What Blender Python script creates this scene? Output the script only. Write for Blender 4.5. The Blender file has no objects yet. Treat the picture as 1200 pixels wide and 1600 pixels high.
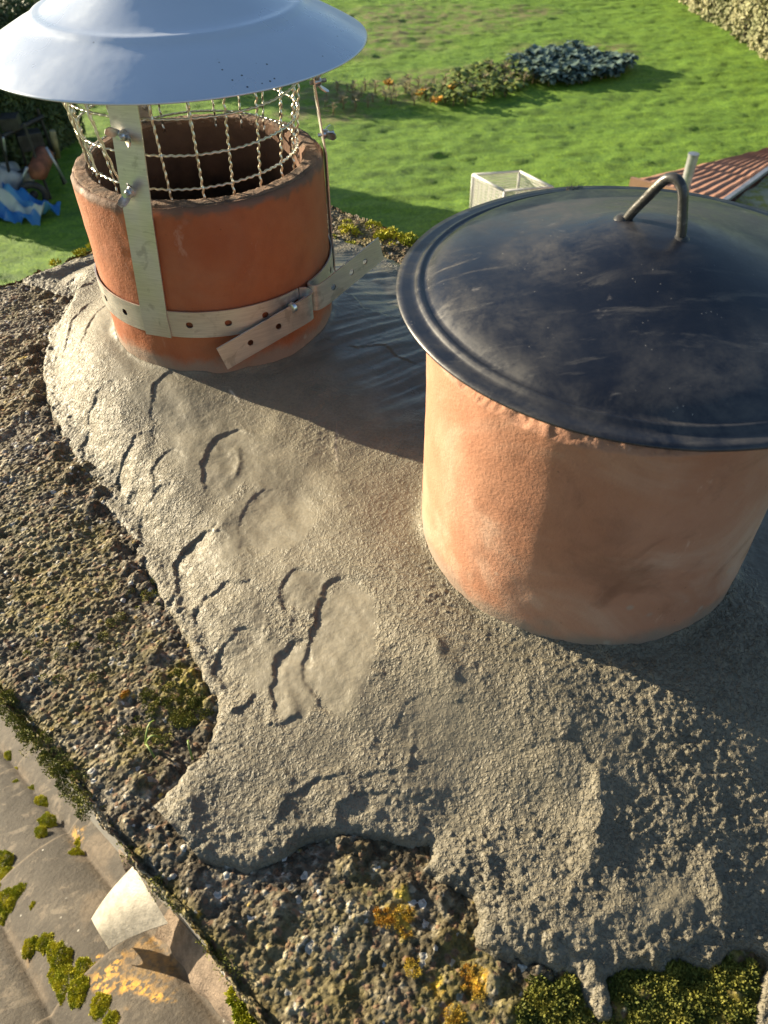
import bpy, math, random
import numpy as np
from mathutils import Vector, Matrix
random.seed(7); RNG = np.random.default_rng(11)
R = math.radians
S = bpy.context.scene
COL = S.collection
OFF = 6.0                                   # the garden is z = 0, the camera 6 m above it

# ------------------------------------------------------------------ camera
F_PX, PITCH, ROLL = 1218.4, 0.7833, -0.0165
cp, sp = math.cos(PITCH), math.sin(PITCH)
cr, sr = math.cos(ROLL), math.sin(ROLL)
FWD = Vector((0, cp, -sp)); U0 = Vector((0, sp, cp)); R0 = Vector((1, 0, 0))
RIGHT = cr*R0 + sr*U0; UP = -sr*R0 + cr*U0
cam = bpy.data.cameras.new('camera'); camo = bpy.data.objects.new('camera', cam); COL.objects.link(camo)
cam.sensor_fit = 'VERTICAL'; cam.sensor_height = 32; cam.sensor_width = 24
cam.lens = F_PX/1600*32
cam.clip_start = 0.02; cam.clip_end = 900
M3 = Matrix((RIGHT, UP, -FWD)).transposed()
camo.matrix_world = Matrix.Translation((0, 0, OFF)) @ M3.to_4x4()
cam.dof.use_dof = True; cam.dof.focus_distance = 0.66; cam.dof.aperture_fstop = 13.0
S.camera = camo

# ------------------------------------------------------------------ light
SUN_AZ, SUN_EL = 151.5, 13.0                # degrees, counter-clockwise from +X
world = bpy.data.worlds.new('World'); S.world = world; world.use_nodes = True
wn = world.node_tree; sky = wn.nodes.new('ShaderNodeTexSky'); sky.sky_type = 'NISHITA'
sky.sun_disc = False; sky.sun_elevation = R(SUN_EL); sky.sun_rotation = R(90-SUN_AZ)
sky.air_density = 1.0; sky.dust_density = 0.8; sky.ozone_density = 1.5
bg = wn.nodes['Background']; bg.inputs[1].default_value = 0.068
wn.links.new(sky.outputs[0], bg.inputs[0])
sl = bpy.data.lights.new('sun', 'SUN'); sl.energy = 5.0; sl.angle = R(0.55); sl.color = (1.0, 0.86, 0.62)
so = bpy.data.objects.new('sun', sl); COL.objects.link(so)
sd = Vector((math.cos(R(SUN_AZ))*math.cos(R(SUN_EL)), math.sin(R(SUN_AZ))*math.cos(R(SUN_EL)), math.sin(R(SUN_EL))))
so.rotation_euler = (-sd).to_track_quat('-Z', 'Y').to_euler(); so.location = (-8, 5, 14)
S.view_settings.view_transform = 'Standard'; S.view_settings.look = 'None'
S.view_settings.gamma = 1; S.view_settings.exposure = 1.38

# ------------------------------------------------------------------ coordinates
def ray(px, py):
    x = (px-600)/F_PX; y = (800-py)/F_PX
    return RIGHT*x + UP*y + FWD
def PX(px, py, z):
    """point of the plane z (relative to the camera height) seen at a place of the photograph"""
    d = ray(px, py); t = z/d.z
    return Vector((d.x*t, d.y*t, z+OFF))
TH = R(-44.0)
EU = np.array([math.cos(TH), math.sin(TH)]); EV = np.array([-math.sin(TH), math.cos(TH)])
def uv2w(u, v): return u*EU[0]+v*EV[0], u*EU[1]+v*EV[1]
def w2uv(x, y): return x*EU[0]+y*EU[1], x*EV[0]+y*EV[1]
U_0, U_1, V_0, V_1 = -0.972, 0.172, 0.0302, 0.7575     # slab
ZS = -0.486
LP = (-0.158, 0.7082); RP = (0.1555, 0.4413); LR, RR = 0.1096, 0.125
LTOP, LBOT, RTOP, RBOT = -0.260, -0.413, -0.2435, -0.452
# final standing places (x, y, base height) and size factors of the two pots with what they carry
LSIZE, RSIZE = 1.054, 0.972
LPM, LRM, LBM = (-.1665, .7465), .1155, -.4353
RPM, RRM, RBM = (.1511, .4290), .1215, -.4394
def stand(root, x, y, z, size):
    root.location = (x, y, z+OFF); root.scale = (size, size, size)

# ------------------------------------------------------------------ numpy noise
def _hash(i, j, s):
    h = (i.astype(np.int64)*374761393 + j.astype(np.int64)*668265263 + s*2147483647) & 0xffffffff
    h = ((h ^ (h >> 13))*1274126177) & 0xffffffff
    h = ((h ^ (h >> 15))*2246822519) & 0xffffffff
    return ((h ^ (h >> 16)) & 0xffffff)/float(0xffffff)
def vn(x, y, s=0):
    xi = np.floor(x); yi = np.floor(y); fx = x-xi; fy = y-yi
    fx = fx*fx*fx*(fx*(fx*6-15)+10); fy = fy*fy*fy*(fy*(fy*6-15)+10)
    a = _hash(xi, yi, s); b = _hash(xi+1, yi, s); c = _hash(xi, yi+1, s); d = _hash(xi+1, yi+1, s)
    return (a+(b-a)*fx+(c-a)*fy+(a-b-c+d)*fx*fy)*2-1
def fbm(x, y, scale, octs=3, s=0, gain=.5):
    """scale = size of the largest features in metres"""
    o = 0; a = 1; n = 0; ca, sa = .8, .6; x = x/scale; y = y/scale
    for k in range(octs):
        o = o+a*vn(x+k*17.3, y-k*9.1, s+k); n += a; a *= gain
        x, y = (x*ca-y*sa)*2.03, (x*sa+y*ca)*2.03
    return o/n
def worley(x, y, cell, s=0):
    x = x/cell; y = y/cell; xi = np.floor(x); yi = np.floor(y)
    best = np.full(x.shape, 9.); idv = np.zeros(x.shape)
    for a in (-1, 0, 1):
        for b in (-1, 0, 1):
            cx = xi+a; cy = yi+b
            px_ = cx+.15+.7*_hash(cx, cy, s); py_ = cy+.15+.7*_hash(cx, cy, s+5)
            d = np.hypot(px_-x, py_-y); m = d < best
            best = np.where(m, d, best); idv = np.where(m, _hash(cx, cy, s+9), idv)
    return best, idv
def sst(a, b, x):
    t = np.clip((x-a)/(b-a), 0, 1); return t*t*(3-2*t)
def seg_dist(X, Y, P):
    """distance to polyline P, side sign of nearest segment, parameter 0..1"""
    best = np.full(X.shape, 1e9); side = np.zeros(X.shape); par = np.zeros(X.shape)
    L = [0]
    for a, b in zip(P[:-1], P[1:]): L.append(L[-1]+math.hypot(b[0]-a[0], b[1]-a[1]))
    for k, (a, b) in enumerate(zip(P[:-1], P[1:])):
        dx, dy = b[0]-a[0], b[1]-a[1]; l2 = dx*dx+dy*dy+1e-12
        t = np.clip(((X-a[0])*dx+(Y-a[1])*dy)/l2, 0, 1)
        ex = X-a[0]-t*dx; ey = Y-a[1]-t*dy; d = np.hypot(ex, ey); m = d < best
        best = np.where(m, d, best); side = np.where(m, dx*ey-dy*ex, side)
        par = np.where(m, (L[k]+t*(L[k+1]-L[k]))/L[-1], par)
    return best, np.sign(side), par
def in_poly(X, Y, P):
    c = np.zeros(X.shape, bool); n = len(P)
    for i in range(n):
        x1, y1 = P[i]; x2, y2 = P[(i+1) % n]
        if y1 == y2: continue
        m = ((y1 > Y) != (y2 > Y)) & (X < (x2-x1)*(Y-y1)/(y2-y1)+x1); c ^= m
    return c

# ------------------------------------------------------------------ mesh helpers
def link(o, parent=None):
    COL.objects.link(o)
    if parent: o.parent = parent
    return o
def raw_mesh(name, V, Fq, mat, parent=None, smooth=True, attrs=None, nper=4):
    V = np.asarray(V, np.float32); Fq = np.asarray(Fq, np.int32)
    me = bpy.data.meshes.new(name); me.vertices.add(len(V)); me.vertices.foreach_set('co', V.ravel())
    n = len(Fq); me.loops.add(n*nper); me.polygons.add(n)
    me.loops.foreach_set('vertex_index', Fq.ravel())
    me.polygons.foreach_set('loop_start', np.arange(n, dtype=np.int32)*nper)
    me.polygons.foreach_set('loop_total', np.full(n, nper, np.int32))
    me.polygons.foreach_set('use_smooth', np.full(n, smooth, bool))
    me.update(calc_edges=True)
    for k, a in (attrs or {}).items():
        at = me.attributes.new(k, 'FLOAT', 'POINT'); at.data.foreach_set('value', np.asarray(a, np.float32))
    me.materials.append(mat)
    return link(bpy.data.objects.new(name, me), parent)
def grid_faces(nx, ny, keep=None):
    i = np.arange(nx*ny).reshape(ny, nx)
    f = np.stack([i[:-1, :-1], i[:-1, 1:], i[1:, 1:], i[1:, :-1]], -1).reshape(-1, 4)
    if keep is not None:
        k = keep.reshape(ny, nx); k = (k[:-1, :-1] | k[:-1, 1:] | k[1:, 1:] | k[1:, :-1]).reshape(-1); f = f[k]
    return f
def compact(V, Fq, attrs=None):
    u, inv = np.unique(Fq.ravel(), return_inverse=True)
    at = {k: np.asarray(a)[u] for k, a in (attrs or {}).items()}
    return V[u], inv.reshape(Fq.shape), at
class MB:
    def __init__(s): s.v = []; s.f = []
    def add(s, V, Fs):
        b = len(s.v); s.v += [tuple(p) for p in V]; s.f += [tuple(i+b for i in q) for q in Fs]; return s
    def box(s, c, size, rot=None, M=None):
        V = []
        for sx in (-1, 1):
            for sy in (-1, 1):
                for sz in (-1, 1):
                    p = Vector((sx*size[0]/2, sy*size[1]/2, sz*size[2]/2))
                    if rot is not None: p = rot @ p
                    V.append(p+Vector(c))
        return s.add(V, [(0, 1, 3, 2), (4, 6, 7, 5), (0, 4, 5, 1), (2, 3, 7, 6), (0, 2, 6, 4), (1, 5, 7, 3)])
    def tube(s, pts, r, n=8, closed=False, caps=True):
        pts = [Vector(p) for p in pts]; m = len(pts); rs = r if isinstance(r, (list, tuple)) else [r]*m
        V = []; up = None
        for i, p in enumerate(pts):
            a = pts[(i-1) % m] if (i > 0 or closed) else p
            b = pts[(i+1) % m] if (i < m-1 or closed) else p
            t = (b-a).normalized()
            if up is None:
                up = Vector((0, 0, 1)) if abs(t.z) < .9 else Vector((1, 0, 0))
            side = t.cross(up).normalized(); up = side.cross(t).normalized()
            for k in range(n):
                an = 2*math.pi*k/n; V.append(p+(side*math.cos(an)+up*math.sin(an))*rs[i])
        Fs = []
        for i in range(m if closed else m-1):
            j = (i+1) % m
            for k in range(n):
                l = (k+1) % n; Fs.append((i*n+k, i*n+l, j*n+l, j*n+k))
        if caps and not closed:
            Fs.append(tuple(range(n-1, -1, -1))); Fs.append(tuple((m-1)*n+k for k in range(n)))
        return s.add(V, Fs)
    def strip(s, pts, wdir, width, thick, ndir=None):
        """flat metal strip along pts; wdir = width direction (one or per point)"""
        pts = [Vector(p) for p in pts]; m = len(pts); V = []
        for i, p in enumerate(pts):
            t = (pts[min(i+1, m-1)]-pts[max(i-1, 0)]).normalized()
            w = Vector(wdir[i] if isinstance(wdir, list) else wdir); w = (w-t*w.dot(t)).normalized(); n = t.cross(w).normalized()
            for a, b in ((-1, -1), (1, -1), (1, 1), (-1, 1)):
                V.append(p+w*(a*width/2)+n*(b*thick/2))
        Fs = []
        for i in range(m-1):
            for k in range(4):
                l = (k+1) % 4; Fs.append((i*4+k, i*4+l, (i+1)*4+l, (i+1)*4+k))
        Fs += [(3, 2, 1, 0), ((m-1)*4, (m-1)*4+1, (m-1)*4+2, (m-1)*4+3)]
        return s.add(V, Fs)
    def build(s, name, mat, parent=None, smooth=False, bevel=0, angle=None):
        me = bpy.data.meshes.new(name); me.from_pydata(s.v, [], s.f); me.update()
        me.materials.append(mat); o = link(bpy.data.objects.new(name, me), parent)
        if smooth: me.polygons.foreach_set('use_smooth', [True]*len(me.polygons))
        if angle: me.set_sharp_from_angle(angle=R(angle))
        if bevel:
            b = o.modifiers.new('b', 'BEVEL'); b.width = bevel; b.segments = 2; b.limit_method = 'ANGLE'; b.angle_limit = R(40)
        return o
def lathe(name, prof, c, mat, parent=None, n=128, closed=True, wob=None, attrs=None):
    """prof: list of (r, z relative to camera height); closed profile loop"""
    P = np.array(prof, float); m = len(P); an = np.linspace(0, 2*np.pi, n, endpoint=False)
    rr = np.repeat(P[:, 0][:, None], n, 1); zz = np.repeat(P[:, 1][:, None], n, 1); A = np.repeat(an[None], m, 0)
    if wob: rr, zz = wob(rr, zz, A)
    V = np.stack([c[0]+rr*np.cos(A), c[1]+rr*np.sin(A), zz+OFF], -1).reshape(-1, 3)
    i = np.arange(m*n).reshape(m, n); j = np.roll(i, -1, 1); ii = np.roll(i, -1, 0); jj = np.roll(j, -1, 0)
    f = np.stack([i, j, jj, ii], -1)
    if not closed: f = f[:-1]
    return raw_mesh(name, V, f.reshape(-1, 4), mat, parent)
def densify(prof, step):
    out = []
    n = len(prof)
    for i in range(n-1):
        a, b = prof[i], prof[i+1]; l = math.hypot(b[0]-a[0], b[1]-a[1]); k = max(1, int(l/step))
        out += [(a[0]+(b[0]-a[0])*t/k, a[1]+(b[1]-a[1])*t/k) for t in range(k)]
    return out+[prof[-1]]
def spikes(P, Nn, L, W, bend=0.3):
    """thin leaves: one bent two-triangle blade at each point P along Nn"""
    P = np.asarray(P); n = len(P); Nn = Nn/np.linalg.norm(Nn, axis=1)[:, None]
    t = np.cross(Nn, RNG.normal(size=(n, 3))); t /= np.linalg.norm(t, axis=1)[:, None]
    b = np.cross(Nn, t); L = np.asarray(L)[:, None]; W = np.asarray(W)[:, None]
    mid = P+Nn*L*.55+b*L*bend*.25; tip = P+Nn*L+b*L*bend
    V = np.stack([P-t*W*.4, P+t*W*.4, mid+t*W*.5, tip, mid-t*W*.5], 1).reshape(-1, 3)
    i = np.arange(n)[:, None]*5
    f = np.concatenate([i+np.array([[0, 1, 2, 4]]), i+np.array([[4, 2, 3, 3]])], 0)
    T = np.concatenate([i+np.array([[0, 1, 2]]), i+np.array([[0, 2, 4]]), i+np.array([[4, 2, 3]])], 0)
    return V, T
def empty(name, loc=(0, 0, 0)):
    o = bpy.data.objects.new(name, None); o.location = loc; o.empty_display_size = .1; COL.objects.link(o); return o
def tag(o, label=None, cat=None, group=None, kind=None):
    if label: o['label'] = label
    if cat: o['category'] = cat
    if group: o['group'] = group
    if kind: o['kind'] = kind
    return o
def thing(name, loc, label, cat, group=None):
    o = empty(name, loc); tag(o, label, cat, group); o['_at'] = 1; del o['_at']; return o
def settle(root):
    """children were modelled in world coordinates: keep them there under a root that has a location"""
    bpy.context.view_layer.update()
    inv = Matrix.Translation(root.location).inverted()
    for c in root.children: c.matrix_parent_inverse = inv

# ------------------------------------------------------------------ node helper
class NT:
    def __init__(s, name, rough=.6, metal=0., spec=None):
        s.m = bpy.data.materials.new(name); s.m.use_nodes = True; s.t = s.m.node_tree
        s.b = s.t.nodes['Principled BSDF']; s.b.inputs['Roughness'].default_value = rough
        s.b.inputs['Metallic'].default_value = metal
        if spec is not None: s.b.inputs['Specular IOR Level'].default_value = spec
        s._co = None
    def node(s, ty, **k):
        n = s.t.nodes.new(ty)
        for a, v in k.items(): setattr(n, a, v)
        return n
    def setin(s, sock, v):
        if hasattr(v, 'is_output') or isinstance(v, bpy.types.NodeSocket): s.t.links.new(v, sock)
        elif isinstance(v, (tuple, list)) and len(v) == 3 and sock.type == 'RGBA': sock.default_value = (*v, 1)
        elif sock.type == 'RGBA' and isinstance(v, (int, float)): sock.default_value = (v, v, v, 1)
        else: sock.default_value = v
    def co(s):
        if s._co is None: s._co = s.node('ShaderNodeTexCoord').outputs['Object']
        return s._co
    def mapped(s, scale=(1, 1, 1), rot=(0, 0, 0)):
        m = s.node('ShaderNodeMapping'); s.t.links.new(s.co(), m.inputs[0]); m.inputs['Scale'].default_value = scale; m.inputs['Rotation'].default_value = rot
        return m.outputs[0]
    def noise(s, scale, detail=4, rough=.55, dist=0., co=None):
        n = s.node('ShaderNodeTexNoise'); s.t.links.new(co or s.co(), n.inputs['Vector'])
        n.inputs['Scale'].default_value = scale; n.inputs['Detail'].default_value = detail
        n.inputs['Roughness'].default_value = rough; n.inputs['Distortion'].default_value = dist
        return n.outputs['Fac']
    def voro(s, scale, feature='F1', out='Distance', co=None):
        n = s.node('ShaderNodeTexVoronoi', feature=feature); s.t.links.new(co or s.co(), n.inputs['Vector']); n.inputs['Scale'].default_value = scale
        return n.outputs[out]
    def attr(s, name):
        n = s.node('ShaderNodeAttribute'); n.attribute_name = name; return n.outputs['Fac']
    def rng(s, v, a, b, c=0., d=1., smooth=True):
        n = s.node('ShaderNodeMapRange'); n.interpolation_type = 'SMOOTHSTEP' if smooth else 'LINEAR'
        s.setin(n.inputs[0], v)
        for i, q in enumerate((a, b, c, d)): n.inputs[i+1].default_value = q
        return n.outputs[0]
    def math(s, op, a, b=0.):
        n = s.node('ShaderNodeMath', operation=op); s.setin(n.inputs[0], a); s.setin(n.inputs[1], b); return n.outputs[0]
    def mix(s, f, a, b, mode='MIX'):
        n = s.node('ShaderNodeMix', data_type='RGBA', blend_type=mode); s.setin(n.inputs[0], f); s.setin(n.inputs[6], a); s.setin(n.inputs[7], b)
        return n.outputs[2]
    def bump(s, h, strength, dist, normal=None):
        n = s.node('ShaderNodeBump'); n.inputs['Strength'].default_value = strength if isinstance(strength, (int, float)) else 1.; n.inputs['Distance'].default_value = dist
        s.setin(n.inputs['Height'], h)
        if not isinstance(strength, (int, float)): s.t.links.new(strength, n.inputs['Strength'])
        if normal is not None: s.t.links.new(normal, n.inputs['Normal'])
        return n.outputs[0]
    def out(s, color=None, rough=None, normal=None, metal=None, coat=None, coat_rough=None):
        for k, v in (('Base Color', color), ('Roughness', rough), ('Normal', normal), ('Metallic', metal), ('Coat Weight', coat), ('Coat Roughness', coat_rough)):
            if v is not None: s.setin(s.b.inputs[k], v)
        return s.m
def simple(name, col, rough=.6, metal=0., nscale=30, var=.25, bump=.0, bdist=.001):
    n = NT(name, rough, metal); f = n.noise(nscale, 5)
    dk = tuple(c*(1-var) for c in col); lt = tuple(min(1, c*(1+var)) for c in col)
    c = n.mix(n.rng(f, .3, .7), dk, lt)
    return n.out(c, normal=n.bump(n.noise(nscale*4, 4), bump, bdist) if bump else None)

# ---- mortar
n = NT('mortar_mat')
big = n.noise(9, 4); med = n.noise(45, 5); fine = n.noise(420, 3); gr = n.attr('grain'); streak = n.attr('streak')
c = n.mix(n.rng(big, .35, .65), (.158, .138, .094), (.204, .178, .122))
c = n.mix(n.rng(med, .35, .7), c, (.232, .202, .140))
c = n.mix(n.rng(fine, .30, .62, .28, 0.), c, (.07, .063, .05))
c = n.mix(streak, c, (.62, .55, .42))
wet = n.attr('wet')
c = n.mix(n.math('MULTIPLY', wet, .45), c, (.10, .098, .09))
sparkle = n.noise(750, 2)
h = n.math('ADD', n.noise(330, 4, .6), n.math('MULTIPLY', n.noise(1000, 2), .35))
vg = n.math('MULTIPLY', n.math('ADD', n.rng(n.noise(430, 2, .5, .6), .44, .66), n.math('MULTIPLY', n.rng(n.voro(300), .10, .34, 1, 0), n.rng(n.noise(120, 2), .5, .6, 0, .8))), n.attr('rgh'))
nb = n.bump(vg, 1., .0011, n.bump(h, n.math('ADD', .22, n.math('MULTIPLY', n.attr('rgh'), .7)), .0009))
ro = n.mix(wet, n.rng(n.noise(160, 3), .3, .7, .50, .72), .24)
MORTAR = n.out(c, rough=ro, normal=nb)
# ---- old slab concrete
n = NT('slab_mat', .8, 0., .25)
tone = n.attr('tone'); mo = n.attr('moss'); li = n.attr('lichen'); dirt = n.attr('dirt')
c = n.mix(n.rng(tone, .0, .9, smooth=False), (.135, .118, .085), (.34, .31, .245))
c = n.mix(n.rng(tone, .90, .96), c, (.58, .55, .48))
c = n.mix(n.rng(n.noise(60, 6), .38, .62, .75, 0), c, (.06, .052, .042))
c = n.mix(n.math('MULTIPLY', n.rng(n.noise(14, 6), .42, .62), .55), c, (.16, .125, .045))
c = n.mix(dirt, c, (.055, .044, .03))
c = n.mix(n.math('MULTIPLY', mo, n.rng(n.noise(180, 4), .35, .6, .45, 1.)), c, n.mix(n.noise(90, 4), (.11, .10, .015), (.22, .18, .03)))
c = n.mix(li, c, n.mix(n.rng(n.noise(50, 3), .4, .6), (.45, .26, .02), (.42, .33, .06)))
v1 = n.voro(290, out='Color'); bw = n.node('ShaderNodeSeparateColor'); n.t.links.new(v1, bw.inputs[0])
gt = bw.outputs[0]
c = n.mix(.62, c, n.mix(n.rng(gt, .0, 1., smooth=False), (.42, .37, .30), (1.6, 1.5, 1.35)), 'MULTIPLY')
c = n.mix(n.math('MULTIPLY', n.rng(bw.outputs[1], .975, .98), n.math('SUBTRACT', 1., mo)), c, (.52, .50, .45))
c = n.mix(n.math('MULTIPLY', n.rng(bw.outputs[2], .90, .92), .8), c, (.20, .12, .07))
vd = n.rng(n.voro(290), .15, .62, 1, 0)
nb = n.bump(vd, .9, .0014, n.bump(n.noise(520, 5, .65), .8, .0012))
SLAB = n.out(c, rough=n.rng(n.noise(200, 3), .3, .7, .62, .95), normal=nb)
# ---- terracotta
def terracotta(name, a, b, bloom, bloom_amt, zbase, soot=None):
    n = NT(name, .75)
    c = n.mix(n.rng(n.noise(11, 6, .6), .35, .65), a, b)
    c = n.mix(n.math('MULTIPLY', n.rng(n.noise(7, 5, .6, 1.5), .45, .72), bloom_amt), c, bloom)
    c = n.mix(n.math('MULTIPLY', n.rng(n.noise(23, 6, .65, .8), .52, .72), bloom_amt*.5), c, tuple(q*.55 for q in a))
    st = n.noise(30, 5, .6, 0, n.mapped((1, 1, .09)))
    c = n.mix(n.rng(st, .5, .75, 0, .35), c, tuple(q*1.25 for q in b))
    sep = n.node('ShaderNodeSeparateXYZ'); n.t.links.new(n.co(), sep.inputs[0]); z = sep.outputs[2]
    nz = n.math('ADD', z, n.math('MULTIPLY', n.math('SUBTRACT', n.noise(38, 5), .5), .035))
    c = n.mix(n.rng(nz, zbase+.004, zbase+.020, .75, 0), c, (.27, .24, .19))
    spl = n.math('MULTIPLY', n.rng(n.voro(55), .08, .20, 1, 0), n.rng(n.noise(16, 3), .52, .60))
    spl = n.math('MULTIPLY', spl, n.rng(z, zbase+.03, zbase+.09, 1, .15))
    c = n.mix(n.math('MULTIPLY', spl, .6), c, (.42, .38, .31))
    sm = n.math('MULTIPLY', n.rng(n.noise(34, 7, .75, .4, n.mapped((1, 1, .5), (.4, .3, 0))), .60, .68), n.rng(n.noise(9, 2), .48, .60))
    c = n.mix(n.math('MULTIPLY', sm, .45), c, tuple(min(1, q*1.15+.10) for q in bloom))
    dks = n.math('MULTIPLY', n.rng(n.noise(12, 5, .6, .3), .54, .70), .45); c = n.mix(dks, c, tuple(q*.45 for q in a))
    dk = n.rng(n.voro(90), .03, .08, 1, 0)
    c = n.mix(n.math('MULTIPLY', dk, n.rng(n.noise(20, 2), .55, .65, 0, .8)), c, (.05, .03, .02))
    if soot:
        zt, zi = soot
        nz2 = n.math('ADD', z, n.math('MULTIPLY', n.math('SUBTRACT', n.noise(60, 6), .5), .028))
        c = n.mix(n.rng(nz2, zt-.010, zt-.002, 0, .8), c, (.13, .095, .068))
    nb = n.bump(n.noise(420, 4, .65), .5, .0012, n.bump(n.noise(28, 4), .35, .003))
    return n.out(c, rough=n.rng(n.noise(30, 3), .3, .7, .6, .85), normal=nb)
TERRA_L = terracotta('terracotta_dark_mat', (.34, .095, .034), (.42, .135, .050), (.38, .19, .11), .35, OFF+LBOT, (OFF+LTOP, 0))
TERRA_R = terracotta('terracotta_pale_mat', (.43, .195, .112), (.50, .250, .155), (.60, .40, .29), .95, OFF+RBOT)
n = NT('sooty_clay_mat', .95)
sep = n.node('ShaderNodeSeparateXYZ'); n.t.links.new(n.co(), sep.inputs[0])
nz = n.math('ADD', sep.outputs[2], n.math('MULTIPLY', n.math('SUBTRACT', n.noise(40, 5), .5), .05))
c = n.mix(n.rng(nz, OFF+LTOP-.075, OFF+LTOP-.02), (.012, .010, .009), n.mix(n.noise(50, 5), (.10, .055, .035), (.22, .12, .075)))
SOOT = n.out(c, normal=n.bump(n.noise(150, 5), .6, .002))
# ---- chipped rim clay
n = NT('chipped_clay_mat', .9)
c = n.mix(n.rng(n.noise(70, 6), .35, .65), (.13, .09, .065), (.31, .195, .13))
RIM_L = n.out(c, normal=n.bump(n.noise(420, 5, .7), 1., .002, n.bump(n.noise(150, 6, .7), 1., .003)))
# ---- metals
n = NT('hood_mat', .34, .0)
f = n.noise(9, 4); c = n.mix(n.rng(f, .3, .7), (.60, .66, .77), (.65, .71, .81))
spk = n.math('MULTIPLY', n.rng(n.voro(170), .10, .16, 1, 0), n.rng(n.noise(14, 2), .60, .66))
c = n.mix(spk, c, (.10, .10, .11))
HOOD = n.out(c, rough=n.rng(n.noise(16, 5), .35, .7, .26, .48), metal=.35, normal=n.bump(n.noise(140, 4), .05, .001, n.bump(n.noise(11, 4), .22, .006)))
n = NT('stainless_mat', .3, .8)
f = n.noise(60, 4, .5, 0, n.mapped((1, 1, 14)))
c = n.mix(n.rng(f, .3, .7), (.60, .565, .51), (.70, .665, .60))
sm = n.rng(n.noise(45, 5, .6, 1.), .56, .66, 0, .4); c = n.mix(sm, c, (.26, .235, .20))
STEEL = n.out(c, rough=n.rng(n.noise(35, 5), .3, .7, .36, .56), normal=n.bump(n.noise(25, 3), .12, .004))
n = NT('wire_mat', .28, 1.)
WIRE = n.out(n.mix(n.noise(200, 3), (.62, .57, .48), (.88, .85, .77)))
ZINC = simple('zinc_mat', (.62, .62, .64), .3, 1., 120, .3)
n = NT('black_paint_mat', .22, 0., .75)
sc1 = n.noise(9, 6, .6, .5); sc2 = n.noise(30, 9, .8, .3); sw = n.noise(16, 7, .7, .6, n.mapped((1.0, 5.0, 1), (0, 0, .55)))
dust = n.math('MULTIPLY', n.rng(sc1, .38, .64), n.rng(sc2, .32, .62))
scr = n.math('MULTIPLY', n.rng(sw, .54, .70), n.rng(n.noise(7, 3), .42, .60))
pr = n.rng(n.voro(620), .0, .42, 1, 0)
amt = n.math('MAXIMUM', n.math('MULTIPLY', dust, .20), n.math('MULTIPLY', scr, .30))
amt = n.math('MULTIPLY', amt, n.math('ADD', .55, n.math('MULTIPLY', n.noise(500, 2), .9)))
fleck = n.math('MULTIPLY', n.rng(n.voro(260), .06, .10, 1, 0), n.rng(n.noise(40, 2), .55, .62))
c = n.mix(amt, (.006, .008, .016), (.26, .235, .20))
c = n.mix(n.math('MULTIPLY', fleck, .8), c, (.38, .35, .30))
fs = n.noise(60, 8, .8, .2, n.mapped((.25, 2.6, 1), (0, 0, -.7))); c = n.mix(n.math('MULTIPLY', n.rng(fs, .58, .70), n.rng(sc1, .40, .62, 0, .35)), c, (.30, .28, .24))
sml = n.math('MULTIPLY', n.rng(n.noise(31, 5, .6, .5), .66, .72), .5)
c = n.mix(sml, c, (.30, .27, .24))
r_ = n.math('ADD', n.rng(sc2, .3, .7, .27, .42), n.math('MULTIPLY', amt, .9))
BLACK = n.out(c, rough=r_, normal=n.bump(n.noise(340, 2), .06, .0006, n.bump(n.noise(12, 3), .14, .004)))
n = NT('handle_mat', .38, .3)
BARE = n.out(n.mix(n.rng(n.noise(90, 5), .5, .66), (.06, .058, .056), (.34, .32, .29)), rough=n.rng(n.noise(60, 4), .3, .7, .28, .5), normal=n.bump(n.noise(300, 4), .3, .001))
# ---- house
n = NT('roof_tile_mat', .85)
c = n.mix(n.rng(n.noise(7, 6, .6), .35, .65), (.056, .047, .037), (.090, .075, .058))
c = n.mix(n.rng(n.noise(70, 6, .7), .38, .62, .6, 0), c, (.045, .037, .030))
c = n.mix(n.rng(n.noise(28, 6, .7), .56, .64, 0, .55), c, (.17, .135, .10))
c = n.mix(n.rng(n.noise(13, 5, .6, 1.), .58, .68, 0, .5), c, (.20, .165, .125))
c = n.mix(n.rng(n.voro(35), .05, .10, 1, 0), c, n.mix(n.rng(n.noise(9, 2), .5, .6), c, (.50, .48, .43)))
li = n.attr('lichen'); c = n.mix(n.math('MULTIPLY', li, n.rng(n.noise(95, 5), .42, .56)), c, n.mix(n.noise(30, 3), (.50, .22, .03), (.62, .40, .08)))
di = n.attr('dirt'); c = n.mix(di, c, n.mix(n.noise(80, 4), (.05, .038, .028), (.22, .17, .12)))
ROOFM = n.out(c, normal=n.bump(n.noise(130, 6, .65), .7, .004))
def brick(name, c1, c2, mort, rot=(0, 0, 0)):
    n = NT(name, .9); b = n.node('ShaderNodeTexBrick'); m = n.node('ShaderNodeMapping'); n.t.links.new(n.co(), m.inputs[0])
    m.inputs['Rotation'].default_value = rot; n.t.links.new(m.outputs[0], b.inputs[0])
    b.inputs['Scale'].default_value = 1; b.inputs['Brick Width'].default_value = .225; b.inputs['Row Height'].default_value = .075; b.inputs['Mortar Size'].default_value = .01
    b.inputs['Color1'].default_value = (*c1, 1); b.inputs['Color2'].default_value = (*c2, 1); b.inputs['Mortar'].default_value = (*mort, 1)
    return n.out(b.outputs[0], normal=n.bump(b.outputs[1], -.5, .01))
BRICK = brick('brick_mat', (.30, .12, .07), (.22, .09, .06), (.30, .28, .24), (R(90), 0, TH))
RENDERW = simple('render_wall_mat', (.33, .31, .28), .9, 0, 40, .15, .5, .003)
FILLET = simple('cement_fillet_mat', (.22, .165, .12), .9, 0, 60, .25, .8, .003)
LEAD = simple('lead_mat', (.40, .36, .29), .6, .0, 60, .22, .4, .002)
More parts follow.
